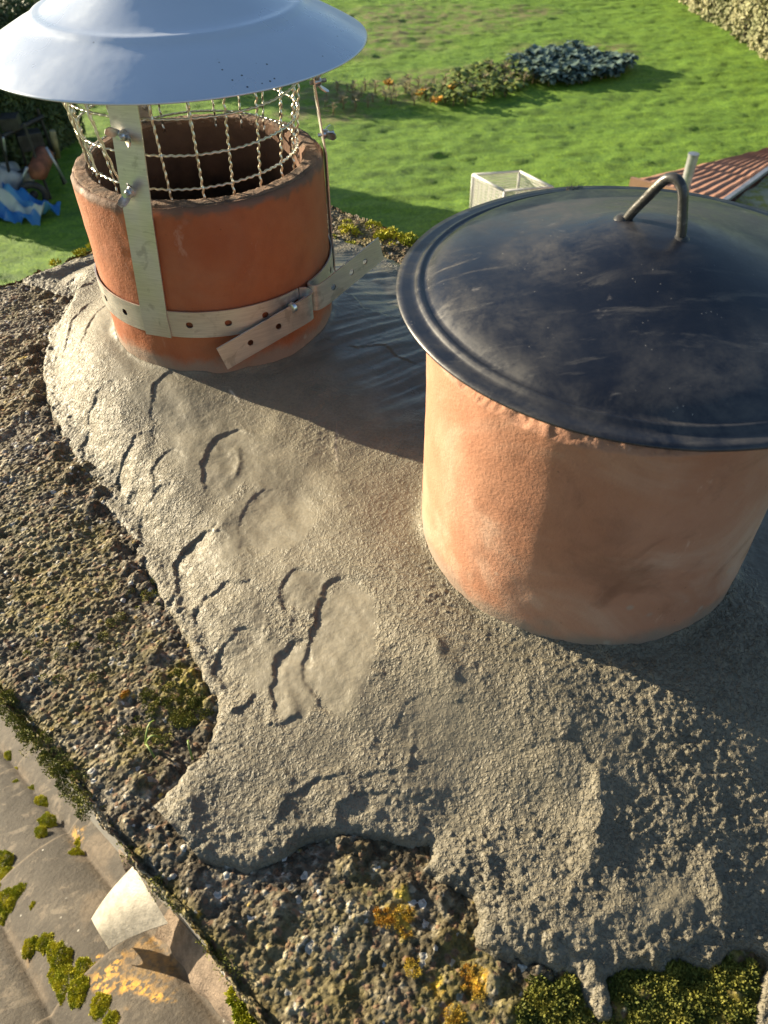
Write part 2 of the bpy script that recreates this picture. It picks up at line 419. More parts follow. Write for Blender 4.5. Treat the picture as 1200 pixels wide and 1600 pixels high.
FASCIA = simple('fascia_mat', (.42, .24, .15), .6, 0, 10, .1)
WHITE = simple('white_paint_mat', (.72, .70, .66), .5, 0, 20, .08)
# ---- plants
def leafmat(name, a, b, rough=.55, sc=30, trans=.0):
    n = NT(name, rough); c = n.mix(n.rng(n.noise(sc, 4), .35, .65), a, b)
    n.b.inputs['Subsurface Weight'].default_value = 0
    if trans: n.b.inputs['Transmission Weight'].default_value = 0
    return n.out(c)
MOSS_Y = leafmat('bright_moss_mat', (.27, .30, .012), (.52, .48, .03), .8, 60)
MOSS_G = leafmat('green_moss_mat', (.10, .12, .015), (.25, .24, .035), .8, 90)
MOSS_B = leafmat('brown_moss_mat', (.085, .07, .018), (.22, .17, .04), .8, 90)
LICH = leafmat('lichen_mat', (.50, .25, .02), (.55, .40, .04), .8, 90)
KALE = leafmat('kale_mat', (.085, .135, .10), (.20, .27, .21), .4, 6)
WEED = leafmat('weed_mat', (.12, .19, .03), (.25, .28, .06), .6, 4)
DRY = leafmat('dry_stalk_mat', (.20, .17, .08), (.36, .30, .15), .7, 4)
YEL = leafmat('yellow_leaf_mat', (.75, .38, .04), (.72, .45, .08), .6, 6)
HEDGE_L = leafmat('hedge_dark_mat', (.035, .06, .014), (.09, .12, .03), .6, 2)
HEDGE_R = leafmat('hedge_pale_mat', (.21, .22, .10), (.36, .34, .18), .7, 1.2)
SHRUB = leafmat('shrub_mat', (.10, .15, .03), (.24, .27, .07), .6, 2)
CORE = simple('twig_core_mat', (.045, .04, .022), .95)
n = NT('lawn_mat', .75)
br = n.attr('bare'); st = n.noise(1.1, 6, .65, 1.); fi = n.noise(9, 5, .7); fi2 = n.noise(28, 4, .7)
c = n.mix(n.rng(st, .35, .65), (.155, .305, .008), (.235, .400, .012))
c = n.mix(n.rng(n.noise(1.6, 6, .7, .4, n.mapped((.35, 1.5, 1), (0, 0, .15))), .50, .66), c, (.085, .20, .008))
c = n.mix(n.rng(fi, .40, .66), c, (.28, .46, .02))
c = n.mix(n.rng(fi2, .38, .62, .75, 0), c, (.050, .150, .008))
c = n.mix(n.math('MULTIPLY', br, n.rng(n.noise(2.6, 6, .7), .40, .60)), c, n.mix(n.noise(6, 5), (.16, .12, .05), (.30, .26, .12)))
LAWN = n.out(c, normal=n.bump(fi2, 1., .05, n.bump(n.noise(45, 4, .7), .6, .02)))
TARMAC = simple('tarmac_mat', (.055, .056, .06), .85, 0, 6, .15)
SOIL = simple('soil_mat', (.09, .065, .04), .95, 0, 5, .4, 1, .03)
RUST = simple('rust_mat', (.28, .10, .05), .7, .2, 6, .4, .5, .01)
DARKM = simple('dark_iron_mat', (.05, .045, .04), .6, .4, 8, .4)
GREYM = simple('grey_pipe_mat', (.42, .43, .45), .4, .7, 12, .2)

# ================================================================== CHIMNEY
def ppoly(L, z=ZS): return [tuple(PX(x, y, z))[:2] for x, y in L]
OUT_PX = [(30, 438), (112, 468), (78, 520), (66, 585), (86, 650), (120, 712), (170, 780), (215, 850), (250, 925), (285, 1000), (318, 1060), (338, 1092),
          (336, 1130), (322, 1170), (288, 1212), (236, 1262), (222, 1300), (245, 1335), (300, 1348), (345, 1352), (392, 1362), (432, 1345), (470, 1316),
          (505, 1310), (560, 1318), (612, 1326), (645, 1330), (672, 1322), (664, 1362), (700, 1388), (735, 1402), (748, 1440), (738, 1480), (770, 1512),
          (830, 1512), (895, 1528), (925, 1556), (938, 1592), (950, 1585), (950, 1535), (1000, 1522), (1040, 1528), (1052, 1508), (1130, 1502), (1160, 1494), (1200, 1500)]
OUT = ppoly(OUT_PX)
ruv = [(.10, .085), (.155, .16), (.16, .40), (.150, .64), (.05, .70), (-.2, .705), (-.45, .700), (-.62, .69), (-.78, .675), (-.90, .66), (-.945, .60)]
OUT += [uv2w(u, v) for u, v in ruv]
STEPS = [  # trowel laps: (px polyline, height, decay)
 ([(402, 1116), (438, 1107), (472, 1098)], .0045, .010), ([(343, 1087), (372, 1078), (392, 1058)], .0050, .010),
 ([(642, 1192), (645, 1170), (650, 1140)], .0022, .010), ([(430, 1265), (448, 1222), (490, 1192), (548, 1190)], .0032, .02), ([(555, 1195), (610, 1185), (650, 1178), (700, 1172)], .0016, .02), ([(800, 1165), (850, 1158), (905, 1162)], .0014, .02),
 ([(500, 1262), (540, 1280), (600, 1292), (652, 1275), (662, 1250), (700, 1258), (735, 1272)], .0030, .012),
 ([(905, 1160), (940, 1205), (948, 1258), (930, 1310)], .0020, .012),
 ([(560, 915), (582, 925), (600, 905)], .0015, .008),
 ([(1000, 1495), (1060, 1470), (1125, 1448), (1200, 1440)], .0055, .018), ([(1110, 1440), (1100, 1390), (1060, 1360)], .0020, .02),
 ([(285, 1210), (292, 1250), (290, 1290)], .0040, .01), ([(535, 470), (570, 500), (640, 510)], .0035, .015), ([(540, 560), (600, 560), (660, 590)], .0025, .02),
 ([(880, 1505), (905, 1480), (960, 1470)], .0035, .010), ([(480, 1310), (560, 1300)], .002, .01), ([(1100, 1130), (1160, 1180), (1190, 1260)], .0012, .02),
 ([(60, 460), (110, 452), (150, 440)], .003, .02), ([(90, 545), (110, 500), (150, 470)], .003, .015)]
DISCS = [((205, 705), 44, 44, .0030), ((258, 715), 26, 40, .0022), ((262, 630), 30, 50, .0018), ((312, 850), 52, 60, .0042), ((352, 935), 62, 62, .0030), ((368, 990), 40, 52, .0036),
         ((452, 1040), 44, 72, .0040), ((535, 985), 58, 105, .0030), ((352, 712), 40, 50, .0028), ((250, 770), 50, 44, .0022), ((470, 905), 50, 34, .0018),
         ((150, 640), 34, 60, .0020), ((165, 520), 40, 44, .0022), ((430, 800), 60, 50, .0012), ((690, 1120), 80, 46, .0011), ((600, 1240), 70, 40, .0020)]
RIDGES = [([(930, 1185), (955, 1250), (935, 1320), (910, 1370)], .0026, .007), ([(560, 1215), (640, 1205), (740, 1195), (860, 1185), (930, 1190)], .0018, .012), ([(470, 1215), (520, 1235), (560, 1215)], .0016, .010),
          ([(1110, 1300), (1140, 1360), (1130, 1430)], .0022, .009), ([(690, 1380), (740, 1400), (760, 1450)], .0018, .008), ([(800, 1080), (870, 1070), (940, 1085)], .0014, .010),
          ([(600, 1010), (560, 1060), (540, 1120)], .0012, .010), ([(180, 760), (210, 700), (240, 660)], .0014, .008), ([(300, 860), (350, 800), (420, 790)], .0012, .009), ([(362, 705), (372, 735), (364, 750)], .0011, .004), ([(678, 1000), (688, 1040), (722, 1075)], .0016, .005), ([(945, 1180), (930, 1240), (912, 1335)], .0016, .006),
          ([(758, 1290), (762, 1330), (790, 1390), (800, 1430)], .0018, .006), ([(527, 668), (527, 760)], .0005, .002), ([(935, 1060), (990, 1075), (1040, 1070)], .0015, .008)]
STREAKS = [([(528, 672), (526, 700), (527, 760)], .0009), ([(358, 615), (380, 640)], .0011)]
PATCHES = [((230, 700), .030, 1), ((330, 830), .035, 1), ((385, 1000), .03, 1), ((455, 1030), .022, 1), ((420, 870), .03, .7), ((700, 1110), .05, .5), 
           ((560, 530), .14, 1), ((1060, 1420), .03, .8), ((700, 1340), .02, .8), ((430, 640), .04, .7), ((640, 600), .1, 1)]

def mortar_fields(X, Y):
    ins = in_poly(X, Y, OUT); d, _, _ = seg_dist(X, Y, OUT+[OUT[0]])
    rag = fbm(X, Y, .022, 5, 31, .6)*.0065+fbm(X, Y, .10, 2, 77)*.003
    return np.where(ins, d, -d)+rag
SM = [Vector((*uv2w(.14, .715), 0)), Vector((*uv2w(-.60, .715), 0)), Vector((*uv2w(-.92, .67), 0)), Vector((*uv2w(-.955, .60), 0)), (PX(40, 470, ZS)), (PX(70, 600, ZS)), (PX(240, 900, ZS)), (PX(330, 1110, ZS)), (PX(350, 1330, ZS)), (PX(640, 1360, ZS)), (PX(820, 1530, ZS)), (PX(1200, 1520, ZS))]
def smooth_depth(x, y):
    e = 0; k = 38.
    P = [(p.x, p.y) for p in SM]
    for a, b in zip(P[:-1], P[1:]):
        d, _, _ = seg_dist(x, y, [a, b]); e = e+np.exp(-k*d)
    return np.maximum(-np.log(e)/k+.012, 0)
def slab_height(U, V, X, Y):
    z = ZS+fbm(X, Y, .16, 3, 3)*.004+fbm(X, Y, .025, 4, 8)*.0022
    return z

def build_mortar(parent):
    st = .00105
    u = np.arange(-.975, .172, st); v = np.arange(.055, .72, st); nu, nv = len(u), len(v)
    U, V = np.meshgrid(u, v); U = U+fbm(U, V, .004, 1, 5)*.0003
    X, Y = uv2w(U, V); X = X.ravel(); Y = Y.ravel(); U = U.ravel(); V = V.ravel()
    d = mortar_fields(X, Y); keep = d > -.004
    dl = np.hypot(X-LPM[0], Y-LPM[1]); dr = np.hypot(X-RPM[0], Y-RPM[1])
    keep &= (dl > .097) & (dr > .102)
    I = np.where(keep)[0]; x, y, uu, vv, D = X[I], Y[I], U[I], V[I], np.maximum(d[I], -.004)
    dl, dr = dl[I], dr[I]
    bank = sst(-.22, -.50, uu)                              # 1 near the tall bank by the left pot
    nearedge = .0035*(1-np.exp(-np.maximum(D, 0)/.008))+.0045*(1-np.exp(-np.maximum(D, 0)/.0016))
    lip = sst(-.55, -.30, uu)
    h = nearedge*(.30+.70*lip)-.006*(D < 0)*np.minimum(1, -D/.002)
    D2 = np.minimum(smooth_depth(x, y), np.maximum(D, 0)*2.2)
    D2 = smooth_depth(x, y)*sst(0, .03, D)
    h += (.022*sst(0, .060, D2)+.018*sst(.03, .20, D2))*bank+(.034*sst(.0, .17, D2))*(1-bank)*(1-.75*sst(-.10, .17, uu))
    h += fbm(x, y, .11, 2, 40)*.0045*sst(0, .04, D)+fbm(x, y, .045, 3, 45)*.0022*sst(0, .02, D)
    fl = np.maximum(dl-LRM, 0); fr = np.maximum(dr-RRM, 0)
    # meet the pots at their base height
    tgtl = LBM-ZS; tgtr = RBM-ZS
    w = np.exp(-(fl/.05)**2); h = h*(1-w)+(tgtl-.002)*w
    w = np.exp(-(fr/.055)**2); h = h*(1-w)+(tgtr-.001)*w
    h += .005*np.exp(-fl/.004)*(.6+.6*fbm(x, y, .03, 2, 50))+.004*np.exp(-fr/.004)*(.6+.7*fbm(x, y, .03, 2, 51))
    wx = fbm(x, y, .022, 5, 60, .65)*.0060; wy = fbm(x, y, .022, 5, 61, .65)*.0060
    for P, a, dec in STEPS:
        W = ppoly(P, -.455); bx = [p[0] for p in W]; by = [p[1] for p in W]; q = dec*4
        m = (x > min(bx)-q) & (x < max(bx)+q) & (y > min(by)-q) & (y < max(by)+q)
        if not m.any(): continue
        dd, sg, t = seg_dist(x[m]+wx[m], y[m]+wy[m], W)
        # high side = towards the sun
        mx, my = W[len(W)//2]; dx, dy = W[-1][0]-W[0][0], W[-1][1]-W[0][1]
        hs = np.sign(dx*sd.y-dy*sd.x) or 1
        s_ = dd*sg*hs
        fade = sst(0, .15, t)*sst(1, .80, t)
        up = np.where(s_ > 0, np.exp(-s_/(dec*1.25)), 0)*sst(-.0006, .0012, s_)
        dn = -.35*np.exp(np.minimum(s_, 0)/(dec*.5))*(s_ <= 0)
        h[m] += min(a, .0032)*.60*fade*up*(.85+.35*fbm(x[m], y[m], .012, 3, 63))
    disc = np.zeros_like(x)
    for (px_, py_), rx, ry, a in DISCS:
        W = PX(px_, py_, -.445); Wx = PX(px_+rx, py_, -.445); Wy = PX(px_, py_+ry, -.445)
        Rx, Ry = abs(Wx.x-W.x), abs(Wy.y-W.y); dx = (x-W.x+wx*1.3)/Rx; dy = (y-W.y+wy*1.3)/Ry; q = np.hypot(dx, dy)+.22*fbm(x+px_, y, .035, 3, 64)
        s_ = -(dx*sd.x+dy*sd.y)/math.cos(R(SUN_EL))            # -1 at the sun side of the lap, +1 at the far side
        k = sst(1., .93, q); h -= a*.66*k*np.clip((1-s_)/2, 0, 1)**1.5*np.clip(.9+.9*fbm(x, y, .022, 3, 65), .1, 1.5); disc = np.maximum(disc, sst(1., .8, q))
    for P, a, wd in RIDGES:
        W = ppoly(P, -.455); dd, sg, t = seg_dist(x+wx, y+wy, W); h += a*np.exp(-(dd/wd)**2)*sst(0, .2, t)*sst(1, .8, t)
    lap = np.zeros_like(x)
    for P, a, dec in STEPS:
        W = ppoly(P, -.455); mx, my = W[len(W)//2]; lap = np.maximum(lap, sst(.034, .012, np.hypot(x-mx, y-my)+fbm(x, y, .02, 3, 66)*.012))
    streak = np.zeros_like(x)
    for P, wd in STREAKS:
        W = ppoly(P, -.445); dd, sg, t = seg_dist(x+wx*.3, y, W); streak = np.maximum(streak, np.exp(-(dd/wd)**2)*.8*sst(-.5, .2, fbm(x, y, .006, 3, 67))*sst(0, .2, t)*sst(1, .7, t))
    smooth = sst(.0, .5, fbm(x, y, .12, 3, 70))*.5
    for (px_, py_), r_, a in PATCHES:
        W = PX(px_, py_, -.45); dd = np.hypot(x-W.x, y-W.y)+fbm(x, y, .03, 3, 71)*r_*.4
        smooth = np.maximum(smooth, a*sst(r_, r_*.55, dd))
    leftish = sst(-.20, -.42, uu)*sst(.30, .12, vv-.16+.0*uu)
    smooth = np.maximum(smooth, disc*.93*sst(.05, -.25, uu)); smooth = np.maximum(smooth, .92*sst(-.35, .05, fbm(x, y, .07, 3, 73)+.35)*leftish); smooth = np.maximum(smooth, lap*.9*leftish)
    smooth = np.maximum(smooth, .95*sst(.40, .47, vv)*sst(.2, .0, uu))
    vis = sst(-.05, -.75, uu)
    smooth = np.clip(smooth, 0, 1)*(1-.9*sst(.075, .035, D+fbm(x, y, .03, 3, 74)*.02)*bank)
    edgec = sst(.035, .0, D); smooth = smooth*(1-.9*edgec)
    w1, id1 = worley(x, y, .0034, 80); w2, id2 = worley(x, y, .0068, 85)
    g = np.clip(1-w1*1.6, 0, 1)*(id1 > .3)*.00085*(.3+id1)+(np.clip(1-w2*2., 0, 1)**.8)*(id2 > .78)*.0009*id2
    g += fbm(x, y, .0042, 2, 90)*.00055+fbm(x, y, .011, 2, 93)*.00022
    coarse = sst(-.1, .6, fbm(x, y, .06, 3, 94)+.7*sst(-.35, .05, uu)-.2)
    lump, idl = worley(x, y, .019, 97)
    g += np.clip(1-lump*3.4, 0, 1)*(idl > .82)*.0020*(.4+edgec)
    h += g*(1-.80*smooth)*(.55+.75*coarse)*(1+.9*edgec)
    sweep = fbm(x*.25+y*.3, y*2.2-x*1.4, .05, 3, 98)*.0022*sst(.36, .46, vv)+fbm(x*1.6+y*1.0, y*.35-x*.3, .045, 3, 96)*.0012*sst(.36, .30, vv)
    h += sweep*sst(0, .03, D)
    # sagging drag marks along the trowel direction
    h += fbm(x*.35+y*.2, y*3.+x, .012, 2, 99)*.0004*(1-smooth)
    z = slab_height(uu, vv, x, y)*0+ZS+h
    V3 = np.zeros((nu*nv, 3)); V3[:, 0] = X; V3[:, 1] = Y; V3[I, 2] = z+OFF
    F_ = grid_faces(nu, nv); F_ = F_[keep[F_].all(1)]
    wet = np.clip(.95*sst(.38, .47, vv)*sst(-.70, -.62, uu), 0, 1)
    A = {'wet': np.zeros(nu*nv), 'streak': np.zeros(nu*nv), 'grain': np.zeros(nu*nv), 'rgh': np.zeros(nu*nv)}
    A['wet'][I] = np.clip(wet, 0, 1); A['streak'][I] = streak; A['grain'][I] = id1; A['rgh'][I] = np.clip(1-smooth*1.02, 0, 1)*(.6+.4*coarse)
    V3, F_, A = compact(V3, F_, A)
    return raw_mesh('mortar_flaunching', V3, F_, MORTAR, parent, True, A)

MOSS_C = [((270, 1090), .035, 1.), ((225, 1165), .03, .7), ((60, 930), .06, .45), ((20, 820), .05, .35), ((580, 370), .07, .6), ((120, 410), .06, .9), ((170, 1010), .05, .45), ((960, 1570), .06, 1.), ((1120, 1570), .07, 1.),
          ((700, 1560), .05, .6), ((110, 1200), .02, .5), ((560, 1400), .03, .35), ((500, 1500), .05, .3), ((800, 1560), .03, .5)]
LICH_C = [((628, 1438), .009), ((605, 1430), .006), ((745, 1532), .008), ((712, 1588), .006), ((640, 1510), .005), ((195, 1085), .004), ((630, 1400), .007), ((685, 1540), .007), ((120, 480), .012), ((600, 360), .012), ((40, 560), .007)]
def build_slab(parent):
    st = .00105; T = .045
    u = np.arange(U_0-T, U_1+T, st); v = np.arange(V_0-T, V_1+T, st); nu, nv = len(u), len(v)
    UU, VV = np.meshgrid(u, v); UU = UU.ravel(); VV = VV.ravel()
    ex = fbm(UU, VV, .05, 4, 20)*.004+fbm(UU, VV, .012, 3, 22)*.0022     # ragged edge
    du = np.maximum(U_0+ex-UU, 0)+np.maximum(UU-(U_1+ex), 0); dv = np.maximum(V_0+ex-VV, 0)+np.maximum(VV-(V_1+ex), 0)
    drop = np.maximum(du, dv); both = (du > 0) & (dv > 0)
    U = np.clip(UU, U_0+ex, U_1+ex); V = np.clip(VV, V_0+ex, V_1+ex)
    X, Y = uv2w(U, V)
    d = mortar_fields(X, Y)
    z = slab_height(U, V, X, Y)
    w1, i1 = worley(UU, VV, .0034, 101); w2, i2 = worley(UU, VV, .0062, 105); w3, i3 = worley(UU, VV, .022, 109)
    e = np.minimum(np.minimum(UU-U_0, U_1-UU), np.minimum(VV-V_0, V_1-VV))
    p1 = np.minimum(np.clip(1-w1*1.5, 0, 1)*1.9, .8)*(.35+i1)*.00115*(i1 > .12)
    p2 = np.minimum(np.clip(1-w2*(1.8+i2), 0, 1)*1.9, .85)*(i2 > .78)*.0018*i2
    p3 = np.minimum(np.clip(1-w3*(3.0+3*i3), 0, 1)*1.6, .9)*(i3 > .88)*.0016*i3*(.5+.6*fbm(UU, VV, .005, 2, 111))
    bump = np.maximum(np.maximum(p1, p2), p3)+fbm(UU, VV, .006, 3, 113, .6)*.0008
    pits = -np.clip(fbm(UU, VV, .018, 3, 117)-.2, 0, 1)*.0035
    inward = sst(0, .01, e)
    # droppings of fresh mortar beside the edge of the flaunching
    deb, idd = worley(UU, VV, .017, 121)
    dm = np.clip(1-deb*2.1, 0, 1)**.6*(idd > .55)*.0055*sst(-.05, -.004, d)*sst(.01, -.004, d)
    z = z+bump+pits*inward+dm-drop
    # outward relief on the faces of the edge
    cu = np.sign(UU-(U_0+U_1)/2)*(du > 0); cv = np.sign(VV-(V_0+V_1)/2)*(dv > 0)
    U = U+cu*bump*1.4; V = V+cv*bump*1.4
    # arris worn round
    z -= .006*np.exp(-np.maximum(e, 0)/.005)*(drop <= 0)
    X2, Y2 = uv2w(U, V)
    moss = np.zeros_like(X); lich = np.zeros_like(X); dirt = np.zeros_like(X)
    nz = fbm(X, Y, .025, 4, 130); nz2 = fbm(X, Y, .008, 3, 133)
    for (px_, py_), r_, a in MOSS_C:
        W = PX(px_, py_, ZS); dd = np.hypot(X-W.x, Y-W.y)+nz*r_*.9; moss = np.maximum(moss, a*sst(r_, r_*.4, dd))
    moss = np.maximum(moss, .75*sst(.012, .0, e)*sst(-.1, .3, nz))
    moss = np.maximum(moss, .45*sst(.1, .5, fbm(X, Y, .09, 4, 137)))
    for (px_, py_), r_ in LICH_C:
        W = PX(px_, py_, ZS); dd = np.hypot(X-W.x, Y-W.y)+nz2*r_*.9+nz*r_*.4; lich = np.maximum(lich, sst(r_, r_*.6, dd))
    lich = np.maximum(lich*(.35+.65*(nz2 > -.1)), .8*(i1 > .985)*(w1 < .5)*sst(-.1, .2, nz))
    dirt = np.clip(sst(.05, .45, nz)*.5+sst(-.035, .0, d)*.35, 0, .8)*(1-sst(.9, .95, i1))
    tone = np.clip(np.where(p2 > p1, i2*3.3-2.3, i1)+nz2*.15, 0, 1)
    tone = np.where(drop > 0, np.clip(tone+.15, 0, 1), tone); dirt = dirt*(drop <= 0)
    keep = d < .02
    V3 = np.stack([X2, Y2, z+OFF], 1); F_ = grid_faces(nu, nv); F_ = F_[keep[F_].any(1)]
    A = {'tone': tone, 'moss': moss, 'lichen': lich, 'dirt': dirt}
    V3, F_, A = compact(V3, F_, A)
    o = raw_mesh('capping_slab', V3, F_, SLAB, parent, True, A)
    return o

stack_base = uv2w(-.4, .394)
chim = thing('chimney', (stack_base[0], stack_base[1], OFF-1.4), 'square-edged concrete chimney top with fresh grey mortar flaunching round both pots', 'chimney')
slab = build_slab(chim)
mortar = build_mortar(chim)
def uvbox(mb, u0, u1, v0, v1, z0, z1):
    P = [(*uv2w(a, b), c+OFF) for c in (z0, z1) for a, b in ((u0, v0), (u1, v0), (u1, v1), (u0, v1))]
    return mb.add(P, [(0, 3, 2, 1), (4, 5, 6, 7), (0, 1, 5, 4), (1, 2, 6, 5), (2, 3, 7, 6), (3, 0, 4, 7)])
m = MB(); uvbox(m, U_0+.035, U_1-.035, V_0+.042, V_1-.035, -1.6, ZS-.052); m.build('brick_stack', RENDERW, chim)
settle(chim)

# ================================================================== POTS
def rough_rim(rim_z, amp, seed, rout):
    def w(rr, zz, A):
        x = rr*np.cos(A)+seed; y = rr*np.sin(A)
        k = sst(rim_z-.012, rim_z-.001, zz)
        nz = fbm(x, y, .012, 4, seed)*amp
        chip = np.clip(fbm(x*1., y, .02, 4, seed+4)-.12, 0, 1)*amp*2.5*sst(rout-.008, rout, rr)
        return rr-chip*k*.8+fbm(A*.12, zz, .02, 2, seed+2)*.0006, zz+nz*k-chip*k
    return w
t = thing('chimney_pot', (LP[0], LP[1], OFF+LBOT), 'orange terracotta chimney pot with open sooty top under the mesh cowl', 'chimney pot', None)
prof = densify([(LR-.001, LBOT-.02), (LR, LTOP-.004), (LR-.0025, LTOP), (.0925, LTOP-.001)], .0016)
lathe('pot_wall', prof, LP, TERRA_L, t, 420, False, rough_rim(LTOP, .0011, 3, LR))
prof = densify([(.0935, LTOP+.0002), (.0905, LTOP-.004), (.0895, LTOP-.10), (.089, LTOP-.30), (.001, LTOP-.30)], .006)
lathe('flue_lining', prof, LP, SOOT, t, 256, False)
m_rim = densify([(LR-.0035, LTOP-.0015), (LR-.0055, LTOP+.0012), (.0945, LTOP+.0012), (.0915, LTOP-.0025)], .0012)
def rimw(rr, zz, A):
    x = rr*np.cos(A); y = rr*np.sin(A); q = fbm(x, y, .004, 4, 203, .7); q2 = fbm(x, y, .03, 3, 207)
    return rr+q*.0007+q2*.0008, zz+fbm(x, y, .0030, 4, 205, .7)*.0009+q2*.0008
lathe('rim', m_rim, LP, RIM_L, t, 520, False, rimw)
settle(t); stand(t, *LPM, LBM, LSIZE)
t = thing('chimney_pot', (RP[0], RP[1], OFF+RBOT), 'pale terracotta chimney pot capped by the round black metal lid', 'chimney pot', None)
prof = densify([(RR-.0005, RBOT-.02), (RR, -.2765), (RR-.0015, -.2745), (.106, -.2560), (.104, -.2560)], .0012)
def rw(rr, zz, A):
    x = rr*np.cos(A); y = rr*np.sin(A); k = sst(-.279, -.273, zz)
    return rr+fbm(x, y, .005, 4, 212, .7)*.0012*k+fbm(A*.12, zz, .03, 2, 214)*.0008, zz+fbm(x, y, .012, 5, 211, .75)*.0026*k-np.clip(fbm(x, y, .02, 5, 217, .75)-.15, 0, 1)*.004*k
lathe('pot_wall', prof, RP, TERRA_R, t, 520, False, rw)
prof = [(.1055, -.2562), (.103, -.260), (.102, -.6), (.001, -.6)]
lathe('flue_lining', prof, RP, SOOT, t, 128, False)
settle(t); stand(t, *RPM, RBM, RSIZE)

# ================================================================== BLACK LID
LC = (0.1623, 0.4335); LZ = -.2418
lid = thing('pot_lid', (LC[0], LC[1], OFF+LZ), 'round black painted metal lid with loop handle resting on the pale chimney pot', 'lid')
top = [(0, -.2035), (.012, -.2037), (.025, -.2052), (.04, -.2088), (.055, -.2132), (.07, -.2176), (.085, -.2216), (.10, -.2252), (.113, -.2284), (.124, -.2318), (.1305, -.2350),
       (.1335, -.2376), (.1352, -.2388), (.1368, -.2386), (.1382, -.2380), (.1396, -.2384), (.1410, -.2400), (.1422, -.2408), (.1440, -.2410), (.1526, -.2412)]
bot = [(r_, z_-.0018) for r_, z_ in top[::-1]]; bot[0] = (.1526, -.2428)
def lidw(rr, zz, A):
    x = rr*np.cos(A); y = rr*np.sin(A); return rr+.0002*np.sin(3*A), zz+fbm(x, y, .09, 2, 300)*.0008+fbm(x+3, y, .03, 2, 303)*.00012
lathe('dome', densify(top, .003)+densify(bot, .006), LC, BLACK, lid, 256, False, lidw)
MB().tube([Vector((LC[0], LC[1], OFF-.2300)), Vector((LC[0], LC[1], OFF-.285))], .0990, 64).build('spigot', BARE, lid, True, angle=40)
# loop handle: bent rod
f1 = PX(972, 349, -.2085); f2 = PX(1062, 382, -.2085)
ap = None
mid = (f1+f2)/2; ax = (f2-f1).normalized(); hl = (f2-f1).length
pts = []
H_ = .0335
ctrl = [f1+Vector((0, 0, -.002)), f1+ax*hl*.13+Vector((0, 0, H_*.25)), f1+ax*hl*.34+Vector((0, 0, H_*.62)), f1+ax*hl*.50+Vector((0, 0, H_*.90)), f1+ax*hl*.62+Vector((0, 0, H_*1.0)), f1+ax*hl*.74+Vector((0, 0, H_*.98)), f1+ax*hl*.84+Vector((0, 0, H_*.84)), f1+ax*hl*.91+Vector((0, 0, H_*.55)), f2-ax*hl*.03+Vector((0, 0, H_*.25)), f2+Vector((0, 0, -.002))]
def spline(P, k=8):
    out = []
    for i in range(len(P)-1):
        a = P[max(i-1, 0)]; b = P[i]; c_ = P[i+1]; d = P[min(i+2, len(P)-1)]
        for j in range(k):
            t_ = j/k; out.append(.5*((2*b)+(c_-a)*t_+(2*a-5*b+4*c_-d)*t_*t_+(3*b-a-3*c_+d)*t_**3))
    return out+[P[-1]]
hd = MB().tube(spline(ctrl), .0029, 14).build('handle', BARE, lid, True)
for f_ in (f1, f2):
    mb = MB(); pts = [f_+Vector((0, 0, -.003)), f_+Vector((0, 0, .0005)), f_+Vector((0, 0, .003)), f_+Vector((0, 0, .005))]
    mb.tube(pts, [.0075, .0066, .0052, .0034], 14).build('weld', BARE, lid, True)
# dabs of mortar on the rim
def dab(px_, py_, r_, seed, parent):
    c0 = PX(px_, py_, -.2405); N = 26; V = []; Fs = []
    for i in range(N+1):
        ph = math.pi*.5*i/N
        for j in range(N*2):
            a = math.pi*2*j/(N*2); q = 1+.45*float(fbm(np.array([math.cos(a)*math.cos(ph)*.01+seed]), np.array([math.sin(a)*math.cos(ph)*.01+ph*.01]), .004, 3, seed)[0])
            V.append((c0.x+r_[0]*q*math.cos(a)*math.cos(ph), c0.y+r_[1]*q*math.sin(a)*math.cos(ph), c0.z-.001+r_[2]*q*math.sin(ph)))
    n2 = N*2
    for i in range(N):
        for j in range(n2): Fs.append((i*n2+j, i*n2+(j+1) % n2, (i+1)*n2+(j+1) % n2, (i+1)*n2+j))
    return MB().add(V, Fs).build('mortar_dab', MORTAR, parent, True)
dab(898, 299, (.007, .006, .0045), 1, lid); dab(1110, 325, (.016, .004, .0012), 2, lid); dab(1085, 316, (.006, .004, .002), 3, lid); dab(1150, 338, (.006, .003, .0012), 4, lid)
settle(lid); stand(lid, .1578, .4214, -.2350, RSIZE)

# ================================================================== COWL
CC = (-.160, .7070)
cowl = thing('chimney_cowl', (CC[0], CC[1], OFF-.375), 'bluish grey metal chimney cowl with wire mesh guard strapped to the orange pot', 'chimney cowl')
top = [(0, -.104), (.02, -.106), (.04, -.113), (.06, -.124), (.075, -.133), (.088, -.1398), (.094, -.1425), (.0975, -.1432), (.1005, -.1430), (.1030, -.1438), (.1055, -.1462), (.109, -.1484), (.120, -.1530), (.135, -.1602), (.145, -.1652), (.1515, -.1688), (.1530, -.1696)]
bot = [(r_-.0004, z_-.0010) for r_, z_ in top[::-1]]; bot[0] = (.1528, -.1706); bot[-1] = (0, -.105)
lathe('hood', densify(top, .004)+densify(bot, .006), CC, HOOD, cowl, 256, False)
